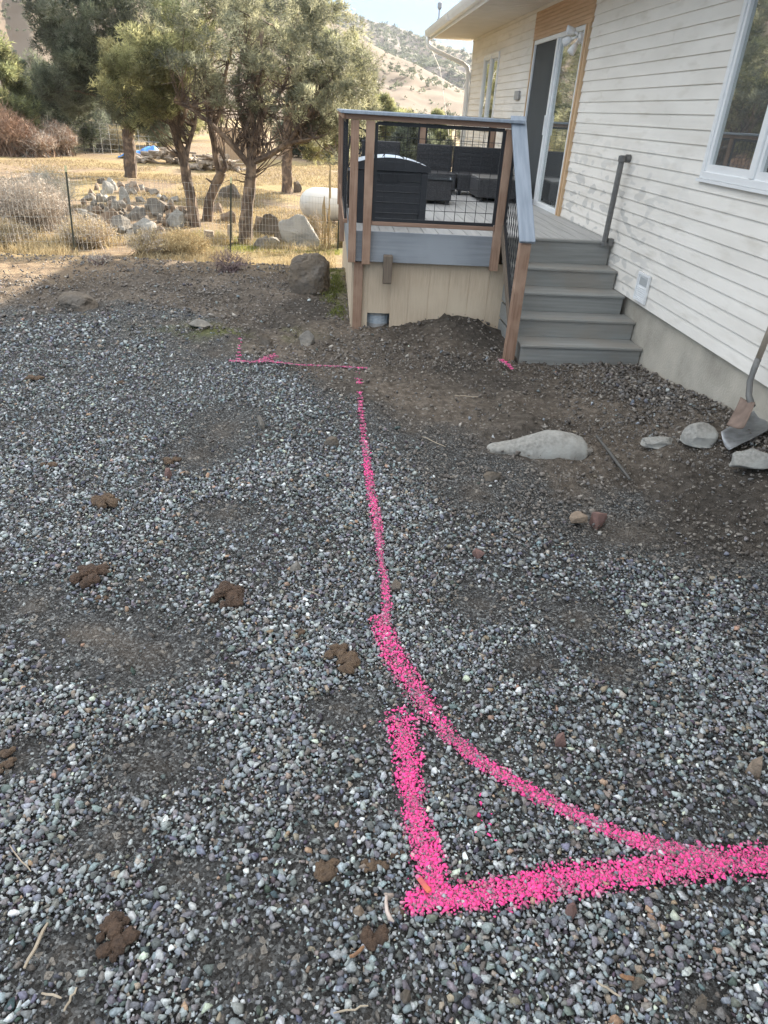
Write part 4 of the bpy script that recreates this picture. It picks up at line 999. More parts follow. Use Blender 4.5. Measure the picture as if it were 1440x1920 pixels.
ells = [(*B3(480, 45, Yc), 1.2, 1.2, .95, 2.3), (*B3(592, 118, Yc), .78, 1.0, .75, 2.0), (*B3(655, 175, Yc, .2), .42, .8, .60, .8), (*B3(400, 70, Yc), .8, 1.0, .75, 1.5),
        (*B3(560, 190, Yc, -.1), .62, .8, .42, 1.0), (*B3(640, 245, Yc, .3), .38, .6, .5, .45), (*B3(430, 150, Yc, .1), .6, .9, .45, .7), (*B3(510, -60, Yc), 1.0, 1.2, .9, 1.2), (*B3(450, -100, Yc), 1.3, 1.3, .9, 1.0)]
tree('pinyon_pine', 'spreading pinyon pine with a low forked trunk, right of the others behind the wire fence', 'pine tree', (b[0], b[1], b[2]), spec, ells, 350, PAL_M, 11, ntw=520, leaf=dict(ntuft=34, L=.075, wd=.0115, clump=(.09, .22), shell=.62), reach=(.45, 1.2), tw_r=.010)
# pinyon A: leaning slim trunk
b = gp(367, 422); Ya = b[1]
spec = [([b, B3(358, 370, Ya), B3(348, 320, Ya), B3(343, 295, Ya), B3(330, 255, Ya), B3(322, 225, Ya)], .125, .075),
        ([B3(347, 305, Ya), B3(352, 270, Ya, .1), B3(362, 235, Ya, .2), B3(368, 190, Ya, .2)], .06, .03),
        ([B3(322, 225, Ya), B3(300, 190, Ya, -.1), B3(290, 130, Ya, -.1)], .05, .02), ([B3(330, 250, Ya), B3(350, 215, Ya, -.2), B3(345, 150, Ya, -.3), B3(330, 60, Ya, -.2)], .05, .02)]
ells = [(*B3(272, 120, Ya, -.5), .60, .7, .42, 1.8), (*B3(240, 155, Ya, -.4), .42, .6, .36, 1.1), (*B3(300, 175, Ya, -.3), .36, .5, .38, 1.0), (*B3(315, 115, Ya, -.3), .42, .6, .45, 1.0), (*B3(340, 50, Ya), .6, .8, .6, .8), (*B3(275, 225, Ya, -.2), .25, .4, .22, .35)]
tree('pinyon_pine', 'pinyon pine with a slim leaning trunk rising from beside the rock heap', 'pine tree', (b[0], b[1], b[2]), spec, ells, 215, PAL_Y, 12, ntw=150, leaf=dict(ntuft=34, L=.08, wd=.012, clump=(.09, .22)), reach=(.4, 1.1))
# pinyon B: kinked trunk with a broken stub
b = gp(388, 412); Yb = b[1]
spec = [([b, B3(393, 375, Yb), B3(405, 345, Yb), B3(416, 322, Yb)], .12, .10),
        ([B3(412, 328, Yb), B3(405, 295, Yb), B3(402, 250, Yb), B3(398, 190, Yb, .1), B3(395, 120, Yb, .1), B3(400, 20, Yb, .2)], .075, .03),
        ([B3(414, 325, Yb), B3(424, 312, Yb, -.05), B3(421, 300, Yb, -.05)], .07, .035),
        ([B3(401, 240, Yb), B3(420, 190, Yb, -.1), B3(424, 140, Yb, -.1), B3(440, 60, Yb)], .045, .02),
        ([B3(402, 345, Yb), B3(392, 338, Yb), B3(386, 334, Yb)], .03, .012)]
ells = [(*B3(400, 40, Yb), 1.1, 1.0, .9, 1.6), (*B3(380, 110, Yb, .3), .7, .8, .5, .8), (*B3(440, -20, Yb), 1.0, 1.0, .8, 1.0)]
tree('pinyon_pine', 'pinyon pine with a kinked trunk and broken stub between the slim and the spreading pines', 'pine tree', (b[0], b[1], b[2]), spec, ells, 140, PAL_M, 13, ntw=170, leaf=dict(ntuft=34, L=.085, wd=.012, clump=(.10, .25)), reach=(.4, 1.3))
# tree 1: big dark pine on the left
b = gp(245, 332); Y1 = b[1]
spec = [([b, B3(243, 290, Y1), B3(240, 240, Y1), B3(238, 150, Y1), B3(235, 0, Y1), B3(235, -120, Y1)], .23, .10)] + \
       [([B3(240, 200 - k * 40, Y1), B3(240 + sx_ * 50, 180 - k * 45, Y1, sy_), B3(240 + sx_ * 90, 170 - k * 50, Y1, sy_ * 1.5)], .06, .02) for k, sx_, sy_ in ((0, -1, -.5), (0, 1, -.6), (1, -1, .5), (1, 1, .4), (2, -1, -.6), (2, 1, -.4), (3, -1, .2), (3, 1, .3))]
ells = [(*B3(225, 175, Y1), 1.55, 1.5, .85, 2.0), (*B3(150, 150, Y1, -.3), 1.0, 1.2, .85, 1.3), (*B3(215, 60, Y1), 2.1, 1.9, 1.2, 3.0), (*B3(140, 40, Y1, .3), 1.1, 1.3, 1.1, 1.4), (*B3(290, 90, Y1), 1.0, 1.3, 1.0, 1.2), (*B3(220, -60, Y1), 2.2, 2.0, 1.4, 1.8), (*B3(300, 215, Y1, -.2), .7, .8, .5, .6)]
tree('pinyon_pine', 'large dark pine with a thick straight trunk, leftmost trunk, beside the blue tarp', 'pine tree', (b[0], b[1], b[2]), spec, ells, 560, PAL_D, 14, ntw=120, leaf=dict(ntuft=60, L=.12, wd=.016, clump=(.18, .42)), reach=(.6, 1.8), tw_r=.016)
# tree D: thick-trunked pine behind the spreading one
b = gp(538, 362); Yd = b[1]
spec = [([b, B3(538, 300, Yd), B3(539, 250, Yd), B3(545, 150, Yd), B3(550, 20, Yd)], .19, .08),
        ([B3(539, 262, Yd), B3(570, 245, Yd, -.5), B3(610, 262, Yd, -.8), B3(640, 300, Yd, -.9)], .045, .012), ([B3(540, 240, Yd), B3(580, 200, Yd, -.3), B3(640, 190, Yd, -.4)], .06, .02)]
ells = [(*B3(630, 180, Yd), 1.05, 1.3, 1.0, 2.0), (*B3(590, 105, Yd), 1.15, 1.2, 1.0, 2.0), (*B3(665, 215, Yd, -.2), .55, .8, .75, .9), (*B3(520, 20, Yd), 1.3, 1.3, 1.2, 1.4), (*B3(600, 270, Yd, .2), .55, .8, .35, .5), (*B3(575, 225, Yd, .5), .6, .8, .45, .5)]
tree('pinyon_pine', 'yellow-green pine with a thick trunk standing above the white gas tank', 'pine tree', (b[0], b[1], b[2]), spec, ells, 400, PAL_Y, 15, ntw=110, leaf=dict(ntuft=54, L=.11, wd=.014, clump=(.15, .36)), reach=(.6, 1.6), tw_r=.014)
# background trees, each its own
bgt = [  # px of centre, base py, distance, half width px, top py, palette, cone?, label
 (28, 292, 27.5, 50, 62, PAL_J, 1, 'bright yellow-green conical juniper at the left edge of the view'),
 (-60, 285, 30, 70, 10, PAL_J, 1, 'tall pale juniper half outside the left edge of the view'),
 (130, 285, 29, 60, 120, PAL_D, 0, 'dark low pine filling the gap left of the thick straight trunk'),
 (85, 280, 34, 40, 90, PAL_D, 0, 'dark green pine between the conical juniper and the large pine'),
 (190, 282, 33, 60, 130, PAL_M, 0, 'olive pine behind the pale bushes left of the tarp'),
 (310, 280, 36, 60, 150, PAL_Y, 0, 'sunlit pine directly behind the blue tarp'),
 (350, 270, 44, 60, 130, PAL_J, 0, 'far yellow-green pine seen between the slim trunks'),
 (575, 300, 34, 45, 200, PAL_D, 0, 'dark pine to the right of the tan board fence'),
 (650, 300, 33, 48, 165, PAL_M, 0, 'olive pine just left of the deck corner'),
 (715, 285, 38, 34, 180, PAL_J, 0, 'golden juniper seen just above the left end of the deck rail'),
 (770, 285, 31, 42, 226, PAL_D, 1, 'dark low pine seen through the left half of the deck wire panel'),
 (815, 282, 36, 26, 205, PAL_J, 1, 'bright narrow juniper seen through the middle of the deck wire panel'),
 (850, 285, 33, 32, 228, PAL_M, 1, 'green pine seen through the deck panel beside the house corner'),
 (740, 280, 44, 55, 205, PAL_Y, 0, 'sunlit pine behind the golden juniper beyond the deck')]
for i, (px, py, Y, hw, top, pal, cone, lab) in enumerate(bgt):
    Y *= 1.42; p0 = PY(px, py, Y); z0 = float(g(p0.x, Y)); p0.z = z0; H = max(1.6, PY(px, top, Y).z - z0); wdt = hw / FPX * Y
    if cone: el = [(p0.x, Y, z0 + .28 * H, wdt, wdt, .30 * H, 2), (p0.x, Y, z0 + .52 * H, wdt * .78, wdt * .78, .28 * H, 1.3), (p0.x, Y, z0 + .76 * H, wdt * .45, wdt * .45, .24 * H, .7)]
    else: el = [(p0.x - wdt * .3, Y, z0 + .42 * H, wdt * .75, wdt * .75, .38 * H, 1.5), (p0.x + wdt * .35, Y + .2, z0 + .5 * H, wdt * .7, wdt * .75, .36 * H, 1.3), (p0.x, Y - .1, z0 + .74 * H, wdt * .62, wdt * .6, .26 * H, 1)]
    tree('juniper' if pal is PAL_J else 'pinyon_pine', lab, 'tree', (p0.x, Y, p0.z), [([(p0.x, Y, p0.z - .05), (p0.x + .05, Y, z0 + H * .5), (p0.x, Y, z0 + H * .9)], .05 * wdt + .06, .03)], el, int(130 + 13 * wdt * H), pal, 200 + i, ntw=10, k=1,
         leaf=dict(ntuft=44, nneed=6, L=.21, wd=.038, clump=(.16 * min(wdt, 2.2), .34 * min(wdt, 2.2)), shell=.55))
# trees off to the side, seen only in the window reflections and from other viewpoints
for i, (x, y, wdt, H, pal, lab) in enumerate([(-8.0, 13, 2.2, 6.2, PAL_J, 'tall pine left of the view mirrored in the near window'), (-10.5, 20, 2.4, 6.5, PAL_Y, 'broad pine left of the view mirrored in the near window'), (-10.5, 10.5, 1.9, 6.0, PAL_M, 'pine at the left edge of the yard outside the view')]):
    tree('pinyon_pine', lab, 'tree', (x, y, 0), [([(x, y, -.05), (x + .05, y, H * .5), (x, y, H * .9)], .22, .05)], [(x, y, .45 * H, wdt, wdt, .33 * H, 2), (x, y, .72 * H, wdt * .8, wdt * .8, .28 * H, 1.5)], 330, pal, 260 + i, ntw=20, k=1, leaf=dict(ntuft=30, nneed=6, L=.16, wd=.035, clump=(.22, .45), shell=.6))

# ------------------------------------------------------------------ dry brush
def shrub(name, lab, cat, px, py, hw, ht, cols, n, seed, group=None, fluff=0, bend=.35, wd=.006, Y=None):
    """many-stemmed dry bush: hw, ht in metres"""
    p = P(px, py); kk = 1.36; hw *= kk; ht *= kk; wd *= kk; r = np.random.default_rng(seed); V, C = [], []
    cols = np.array(cols)
    def seg(a, b, w0, c):
        d = b - a; sd = unit(np.cross(d, r.normal(size=d.shape))) * w0 * .5
        T = np.stack([a - sd, a + sd, b], 1); V.append(T.reshape(-1, 3)); C.append(np.repeat(c, 3, 0))
    a0 = np.tile([p.x, p.y, p.z - .02], (n, 1)) + np.c_[r.normal(0, hw * .28, (n, 2)), np.zeros(n)]
    ang = r.uniform(0, 2 * np.pi, n); rad = hw * np.sqrt(r.random(n)) * 1.0
    e = np.stack([p.x + np.cos(ang) * rad, p.y + np.sin(ang) * rad, p.z + ht * (1 - .45 * (rad / hw) ** 2) * r.uniform(.55, 1.05, n)], -1)
    mid = (a0 + e) / 2 + np.c_[r.normal(0, hw * .08, (n, 2)), r.uniform(0, ht * .12, n)]
    c = cols[r.integers(0, len(cols), n)] * r.uniform(.75, 1.25, (n, 1))
    seg(a0, mid, wd * 1.8, c * .8); seg(mid, e, wd, c)
    for k in range(5):
        t = r.uniform(.1, 1, (n, 1)); b0 = mid + (e - mid) * t
        seg(b0, b0 + r.normal(0, ht * .10, (n, 3)) + [0, 0, ht * .06], wd * .8, c * r.uniform(.9, 1.2, (n, 1)))
    for k in range(fluff):
        b0 = e + r.normal(0, ht * .07, (n, 3)); seg(b0, b0 + r.normal(0, ht * .05, (n, 3)) + [0, 0, .01], wd * 1.3, np.clip(c * 1.3, 0, .8))
    V = np.concatenate(V); o = link(name, np_mesh(name, V, np.arange(len(V)).reshape(-1, 3), np.concatenate(C)), M['twig'])
    # origin at the base
    o.data.transform(Matrix.Translation(-p)); o.location = p
    return tag(o, lab, cat, group)
PALE = [(.44, .39, .335), (.35, .305, .26), (.52, .46, .40)]; GOLD = [(.44, .35, .20), (.37, .29, .16), (.52, .42, .25)]; RUST = [(.29, .19, .135), (.25, .165, .12), (.36, .26, .19)]; SAGE = [(.36, .36, .29), (.28, .28, .22)]; PURP = [(.17, .12, .12), (.24, .18, .17)]
sh = [
 ('shrub', 'big pale twiggy sagebrush left of the first fence post', 'shrub', 62, 430, .62, .80, PALE, 1500, 1, 2),
 ('shrub', 'pale sagebrush at the left edge just behind the wire fence', 'shrub', -20, 440, .55, .75, PALE, 900, 2, 2),
 ('shrub', 'grey brush behind the big pale sagebrush', 'shrub', 95, 400, .55, .75, SAGE + PALE, 900, 3, 1),
 ('shrub', 'straw-coloured brush at the foot of the first fence post', 'shrub', 165, 462, .42, .42, PALE + GOLD, 1000, 4, 2),
 ('shrub', 'low straw-coloured brush at the left frame edge in front of the fence', 'shrub', 15, 462, .40, .36, GOLD + PALE, 800, 5, 2),
 ('shrub', 'golden brush clump right of the rock heap', 'shrub', 345, 480, .38, .36, GOLD, 900, 6, 2),
 ('shrub', 'golden brush clump in front of the rock heap', 'shrub', 285, 478, .35, .34, GOLD + PALE, 800, 7, 2),
 ('shrub', 'small golden clump near the tree stump', 'shrub', 415, 462, .2, .2, GOLD, 300, 8, 1),
 ('shrub', 'small bare purple-twigged bush in front of the middle fence post', 'shrub', 432, 508, .22, .22, PURP, 110, 9, 0),
 ('shrub', 'tiny bare twiggy bush at the edge of the shade', 'shrub', 190, 494, .15, .12, PURP + PALE, 90, 10, 0),
 ('shrub', 'reddish brown bush at the left frame edge beyond the field', 'shrub', 5, 290, 1.2, 1.55, RUST, 1800, 11, 0, 26.5),
 ('shrub', 'pinkish brown bush ending the row of bushes beyond the field', 'shrub', 108, 290, .8, 1.1, RUST + PALE, 1500, 12, 0, 26),
 ('shrub', 'pale brush between the two reddish bushes beyond the field', 'shrub', 60, 292, 1.0, .9, PALE + RUST, 1400, 13, 0, 26.3),
 ('shrub', 'pale sage bush behind the far fence left of the thick trunk', 'shrub', 185, 283, .9, 1.05, SAGE + PALE, 1500, 14, 0, 28.5),
 ('shrub', 'yellowish sage bush just left of the thick trunk', 'shrub', 222, 284, .7, .95, GOLD + SAGE, 1200, 15, 0, 28),
 ('shrub', 'dry weed clump beside the deck under the gas tank', 'shrub', 640, 462, .16, .38, GOLD, 260, 16, 1),
 ('shrub', 'small dry weeds right of the white boulder', 'shrub', 590, 445, .18, .42, GOLD + PALE, 240, 17, 1)]
for s_ in sh:
    nm, lab, cat, px, py, hw, ht, cols, n, seed, fl_ = s_[:11]
    shrub(nm, lab, cat, px, py, hw, ht, cols, n, 500 + seed, fluff=fl_, Y=(s_[11] if len(s_) > 11 else None), wd=.006 if len(s_) < 12 else .016)
# tall dry weed stalk
p = P(612, 470); r_ = random.Random(5); ml = MB(); tops = []
for k in range(9):
    h = 1.38 * [1.25, .75, .62, .5, .7, .42, .8, .55, .38][k]; ox, oy = r_.uniform(-.13, .13), r_.uniform(-.06, .06)
    q0 = p + Vector((ox, oy, -.03)); q1 = q0 + Vector((r_.uniform(-.06, .06), r_.uniform(-.05, .05), h))
    ml.tube(limb_path(q0, q1, 5, .008, r_), taper(.015, .008, 5), 5)
    ml.tube(limb_path(q1 - Vector((0, 0, h * .38)), q1, 3, .006, r_), [.018, .03, .027, .008], 6, wob=.5, rnd=r_)
    for j in range(5):
        t = r_.uniform(.05, .5); a = q0.lerp(q1, t); ml.tube([a, a + Vector((r_.uniform(-.12, .12), r_.uniform(-.12, .12), r_.uniform(-.06, .05)))], [.010, .002], 3)
tag(ml.build('weed_stalk', mat('straw', (.42, .32, .17), (.33, .24, .13), scale=20, rough=.9), None), 'tall dry brown weed stalks standing in front of the gas tank by the deck', 'weed')
# dry grass: uncountable
def grass(name, lab, xs, ys, hs, cols, seed, wd=.006, lean=.35):
    r = np.random.default_rng(seed); n = len(xs); z = g(xs, ys); a = np.stack([xs, ys, z - .01], -1)
    d = np.stack([r.normal(0, lean, n), r.normal(0, lean, n), np.ones(n)], -1) * hs[:, None]; t = r.normal(size=(n, 2)); t /= np.linalg.norm(t, axis=1)[:, None]; sd = np.c_[t, np.zeros(n)] * wd * (.6 + ys * .045)[:, None]
    m_ = a + d * .55 + r.normal(0, .01, (n, 3)); V = np.stack([a - sd, a + sd, m_ + sd * .6, a - sd, m_ + sd * .6, m_ - sd * .6, m_ - sd * .6, m_ + sd * .6, a + d + np.c_[r.normal(0, .35, (n, 2)) * hs[:, None], -hs * .15]], 1)
    c = np.array(cols)[r.integers(0, len(cols), n)] * r.uniform(.7, 1.3, (n, 1)); V = V.reshape(-1, 3)
    tag(link(name, np_mesh(name, V, np.arange(len(V)).reshape(-1, 3), np.repeat(c, 9, 0)), M['blade']), lab, 'grass', kind='stuff')
r = np.random.default_rng(77)
def field_pts(n, x0, x1, y0, y1, thr, sc, seed):
    x = r.uniform(x0, x1, n); y = r.uniform(y0, y1, n); k = (fnoise(x, y, sc, seed) > thr) & in_view(x, y, 120) & ~((x > .1) & (y < 17.5)) & (((x - HP.x) / 1.9) ** 4 + ((y - HP.y) / 2.6) ** 4 > r.uniform(.3, 1.3, n)); return x[k], y[k]
x1_, y1_ = field_pts(110000, -13, 3, 13.2, 31, .52, .40, 11); x2_, y2_ = field_pts(60000, -19, 4, 28, 47, .5, .25, 12)
x_, y_ = np.r_[x1_, x2_], np.r_[y1_, y2_]
grass('dry_grass', 'short golden dry grass over the field behind the fence', x_, y_, r.uniform(.04, .11, len(x_)), [(.38, .30, .18), (.31, .24, .14), (.45, .37, .23), (.26, .21, .12)], 78)
x_, y_ = field_pts(22000, -7.5, .15, 12.6, 16.4, .50, 1.0, 14)
grass('tall_dry_grass', 'pale taller dry grass along the wire fence', x_, y_, r.uniform(.10, .28, len(x_)), [(.42, .34, .20), (.35, .27, .15), (.48, .41, .27)], 79, wd=.004)
x_ = r.uniform(-3.1, .2, 20000); y_ = YG + r.normal(0, .5, 20000) ; k = fnoise(x_, y_, 1.0, 12) > .42; x_, y_ = x_[k], y_[k]
grass('green_grass', 'short yellow-green grass strip in front of the white boulder', x_, y_, r.uniform(.02, .06, len(x_)), [(.22, .25, .06), (.30, .30, .09), (.36, .33, .13)], 80, wd=.004)
x_ = .06 + r.normal(0, .07, 4200); y_ = r.uniform(7.3, 10.4, 4200); k = (x_ < .2) & (fnoise(x_, y_, 2.5, 15) > .54); x_, y_ = x_[k], y_[k]
grass('moss_grass', 'sparse green grass along the left side of the deck skirt', x_, y_, r.uniform(.015, .05, len(x_)), [(.13, .15, .05), (.18, .19, .06)], 81, wd=.004)

# ------------------------------------------------------------------ wire fence
fence = thing('wire_fence', (-1.5, 10.6, 0), 'nearest welded wire fence on steel posts crossing behind the yard', 'fence')
fp = [P(141, 472), P(432, 478), P(633, 470)]; fh = [PY(131, 320, fp[0].y).z - fp[0].z, PY(437, 341, fp[1].y).z - fp[1].z, PY(637, 368, fp[2].y).z - fp[2].z]
f0 = fp[0] + (fp[0] - fp[1]) * 1.6
line = [(f0.x, f0.y), *[(p.x, p.y) for p in fp]]; tops = [fh[0] - .03, fh[0] - .03, fh[1] - .03, fh[2] - .03]
def fence_wire(line, tops, sx_, sz_, wr, parent, zb=.03):
    m = MB()
    for (a, b), (ta, tb) in zip(zip(line[:-1], line[1:]), zip(tops[:-1], tops[1:])):
        a, b = Vector((*a, 0)), Vector((*b, 0)); L_ = (b - a).length; n = int(L_ / sx_)
        for i in range(n):
            t = i / n; p = a.lerp(b, t); z0 = float(g(p.x, p.y)); h = ta + (tb - ta) * t - .03
            m.bar(p + Vector((0, 0, z0 + zb)), p + Vector((.01 * math.sin(i), 0, z0 + h)), wr, wr, up=(0, 1, 0))
        k = int((ta - .03) / sz_)
        for j in range(k + 1):
            pts = []
            for i in range(9):
                t = i / 8; p = a.lerp(b, t); pts.append(p + Vector((0, 0, float(g(p.x, p.y)) + zb + ((ta + (tb - ta) * t) - .03 - zb) * j / k - .012 * math.sin(math.pi * t) * (j / k))))
            for p, q in zip(pts[:-1], pts[1:]): m.bar(p, q, wr, wr)
    return m.build('wire_mesh', M['wire'], parent)
fence_wire(line, tops, .075, .13, .0036, fence)
def tpost(x, y, h, parent, lean=0.0):
    z = float(g(x, y)); m = MB(); a = Vector((x, y, z - .1)); b = Vector((x + lean, y, z + h))
    m.bar(a, b, .032, .006, up=(0, 1, 0)); m.bar(a + Vector((0, .014, 0)), b + Vector((0, .014, 0)), .006, .026, up=(0, 1, 0))
    for k in range(14): 
        c = a.lerp(b, .12 + k * .06); m.bar(c + Vector((0, -.003, 0)), c + Vector((0, -.012, 0)), .012, .012)
    o = m.build('post', M['tpost'], parent)
    m = MB(); m.bar(b, b + (b - a).normalized() * .10, .034, .010, up=(0, 1, 0)); m.build('post_tip', M['tpost_tip'], o)
for p, h, l_ in zip(fp, fh, (.08, .09, .02)): tpost(p.x, p.y - .04, h - .02, fence, l_)
f2 = thing('wire_fence', (-8, 27, 0), 'far wire fence in front of the dark pines beyond the field', 'fence')
YF = P(110, 287).y + .6; l2 = [(PY(px, 285, YF).x, YF) for px in (-20, 45, 105, 160, 225, 300)]; fence_wire(l2, [1.45] * 6, .42, .22, .014, f2)
for x, y in l2[1:5]: tpost(x, y - .03, 1.5, f2)

# ------------------------------------------------------------------ boulders and stones
def rock_mesh(dims, seed, sub=3, cuts=5, rough=.12):
    """broken stone: the hull of a few points, edges worn, faces pitted"""
    rnd = random.Random(seed); bm = bmesh.new(); smooth_ = cuts <= 4; off = Vector((rnd.uniform(0, 50), rnd.uniform(0, 50), 0))
    if smooth_:
        bmesh.ops.create_icosphere(bm, subdivisions=max(4, sub), radius=1)
        pl = [(Vector((rnd.gauss(0, 1), rnd.gauss(0, 1), rnd.uniform(-.3, 1))).normalized(), rnd.uniform(.72, .86)) for _ in range(6)]
        for v in bm.verts:
            for n_, d in pl:
                q_ = v.co.dot(n_)
                if q_ > d: v.co -= n_ * (q_ - d) * .85
            if v.co.z < 0: k_ = 1 / math.sqrt(max(.45, 1 - v.co.z ** 2)); v.co.x *= k_; v.co.y *= k_
    else:
        for _ in range(11 + cuts):
            v = Vector((rnd.gauss(0, 1), rnd.gauss(0, 1), rnd.gauss(0, 1))).normalized() * rnd.uniform(.74, 1.12); k_ = 1 / math.sqrt(max(.45, 1 - v.z * v.z)) if v.z < 0 else 1; bm.verts.new((v.x * k_, v.y * k_, max(-.75, v.z)))
        bmesh.ops.convex_hull(bm, input=list(bm.verts)); bmesh.ops.delete(bm, geom=[v for v in bm.verts if not v.link_faces], context='VERTS')
        bmesh.ops.bevel(bm, geom=list(bm.edges), offset=.055, segments=1, affect='EDGES', clamp_overlap=True)
        bmesh.ops.triangulate(bm, faces=list(bm.faces))
        bmesh.ops.subdivide_edges(bm, edges=[e for e in bm.edges if e.calc_length() > .2], cuts=2 if sub < 4 else 3, use_grid_fill=True)
    for v in bm.verts:
        c = v.co.copy(); n_ = c.normalized()
        v.co = c + n_ * (mnoise.noise(c * 1.6 + off) * rough * .9 + mnoise.noise(c * 5 + off) * rough * .35 + mnoise.noise(c * 13 + off) * rough * .15)
    ex = [max(abs(v.co[i]) for v in bm.verts) for i in range(3)]
    for v in bm.verts: v.co = Vector([v.co[i] / ex[i] * dims[i] / 2 for i in range(3)])
    me = bpy.data.meshes.new('rock'); bm.to_mesh(me); bm.free()
    for p in me.polygons: p.use_smooth = True
    me.set_sharp_from_angle(angle=math.radians(22))
    return me
def rock(px, py, wpx, hpx, material, seed, lab, cat='rock', group=None, name='rock', sink=.25, depth=.85, sub=3, rough=.12, cuts=5, rot=None, Y=None, z=None):
    """px,py: middle of the rock's foot in the photograph, wpx,hpx its size there"""
    p = P(px, py) if Y is None else PY(px, py, Y)
    m_ = mpp(px, py) if Y is None else Y / FPX * .95
    wd_, ht = wpx * m_, hpx * m_; dp = wd_ * depth; hh = ht / (1 - sink) * 1.02
    el = math.atan2(CAMH, p.y); 
    o = link(name, rock_mesh((wd_, dp, hh), seed, sub, cuts, rough), M[material])
    zz = float(g(p.x, p.y + dp * .3)) if z is None else z
    o.location = (p.x, p.y + dp * .38, zz + hh * (.5 - sink)); o.rotation_euler = (0, 0, rot if rot is not None else random.Random(seed).uniform(-.4, .4))
    return tag(o, lab, cat, group)
rock(580, 548, 88, 66, 'rock_dark', 31, 'large dark rounded boulder standing alone left of the deck', 'boulder', name='boulder', sink=.25, sub=5, cuts=3, depth=.8, rough=.16, rot=.3)
rock(140, 580, 74, 28, 'rock_dark', 32, 'low flat dark rock in the shade near the left edge of the yard', name='rock', sink=.25, cuts=3, rough=.14)
# long pale half-buried slab: swollen right end, thin tail to the left
def slab():
    p = P(1012, 850); bm = bmesh.new(); bmesh.ops.create_icosphere(bm, subdivisions=5, radius=1)
    Hf = lambda t: np.interp(t, [-1, -.975, -.88, -.6, -.35, -.1, .15, .4, .65, .85, .95, 1], [0, .20, .32, .45, .63, .86, 1.0, .99, .92, .76, .52, 0])
    Wf = lambda t: np.interp(t, [-1, -.95, -.7, -.3, .2, .6, .9, .97, 1], [0, .35, .5, .75, 1, 1, .75, .45, 0])
    wpx = 196 * mpp(1012, 850); off = Vector((3, 7, 1))
    for v in bm.verts:
        c = v.co; q = max(1e-4, math.hypot(c.y, c.z)); x = c.x; c = Vector((x, c.y / q * Wf(x), c.z / q * Hf(x)))
        nz_ = mnoise.noise(c * 2.2 + off) * .07 + mnoise.noise(c * 9 + off) * .015
        v.co = Vector((c.x * wpx / 2, (c.y + nz_) * .13, (c.z + nz_) * .150))
    me = bpy.data.meshes.new('rock'); bm.to_mesh(me); bm.free()
    for q in me.polygons: q.use_smooth = True
    o = link('rock', me, M['rock_pale']); o.location = (p.x, p.y + .07, p.z - .022); o.rotation_euler = (0, 0, -.02)
    tag(o, 'long smooth pale rock half buried at the edge of the gravel', 'rock')
slab()
rock(1240, 838, 70, 14, 'rock_pale', 34, 'thin pale flat stone in the dirt left of the round stone', sink=.3, cuts=3, depth=.5)
rock(1318, 838, 66, 38, 'rock_pale', 35, 'round grey stone on the dirt just left of the steel shovel blade', sink=.15, cuts=2, rough=.08)
rock(1422, 893, 76, 42, 'rock_pale', 36, 'blocky pale rock at the right frame edge below the shovel', sink=.1, cuts=7)
rock(1125, 1003, 8, 6, 'rock_white', 99, 'tiny white stone below the pinkish cobble', sink=.2, sub=2)
small = [(575, 645, 30, 22, 'rock', 'rounded grey cobble right of the far pink mark'), (498, 644, 28, 16, 'rock_dark', 'dark cobble just above the far pink mark'), (372, 616, 40, 14, 'rock', 'flat grey stone in the dirt above the far pink mark'),
 (622, 838, 32, 17, 'rock_dark', 'flat bluish stone left of the long pink line'), (487, 803, 20, 22, 'rock', 'grey cobble beside the dark soil patch'), (1085, 986, 34, 22, 'rock_tan', 'rounded brown cobble, left one of the pair below the pale slab'), (1122, 985, 34, 24, 'rock_red', 'pinkish angular cobble, right one of the pair below the pale slab'),
 (925, 903, 36, 18, 'rock_dark', 'flat dark cobble below the left tail of the pale slab'), (898, 1046, 26, 15, 'rock_red', 'red and white stone right of the long pink line'), (1052, 1398, 24, 24, 'rock_red', 'reddish angular stone above the diagonal pink line'), (1420, 1455, 34, 42, 'rock_tan', 'tan stone at the right frame edge above the pink line'),
 (1072, 1722, 24, 34, 'rock_red', 'brown pointed stone just under the thick pink stroke'), (760, 1885, 26, 34, 'rock_dark', 'dark rounded stone at the bottom edge of the frame'), (1320, 1893, 30, 28, 'rock_dark', 'dark squarish stone in the lower right corner'), (672, 1722, 26, 22, 'rock_tan', 'tan flat stone left of the pink corner mark'),
 (887, 1535, 26, 24, 'rock', 'round grey stone beside the scattered pink spots'), (745, 1108, 26, 16, 'rock_dark', 'dark flat stone touching the long pink line'), (1198, 1860, 32, 24, 'rock_dark', 'dark grey stone low on the right side of the gravel'), (554, 1072, 24, 16, 'rock', 'grey stone in the middle of the gravel left of the long pink line'),
 (315, 895, 18, 18, 'rock_red', 'small reddish stone below the pair of old droppings'), (1106, 852, 16, 12, 'rock', 'small stone at the right end of the pale slab'), (540, 462, 10, 5, 'rock', 'tiny stone in the sunlit strip before the fence')]
for i, (px, py, a, b_, m_, lab) in enumerate(small): rock(px, py, a, b_, m_, 300 + i, lab, cat='stone', name='stone', sink=.36, sub=2 if a < 22 else 3, cuts=5, rough=.1)
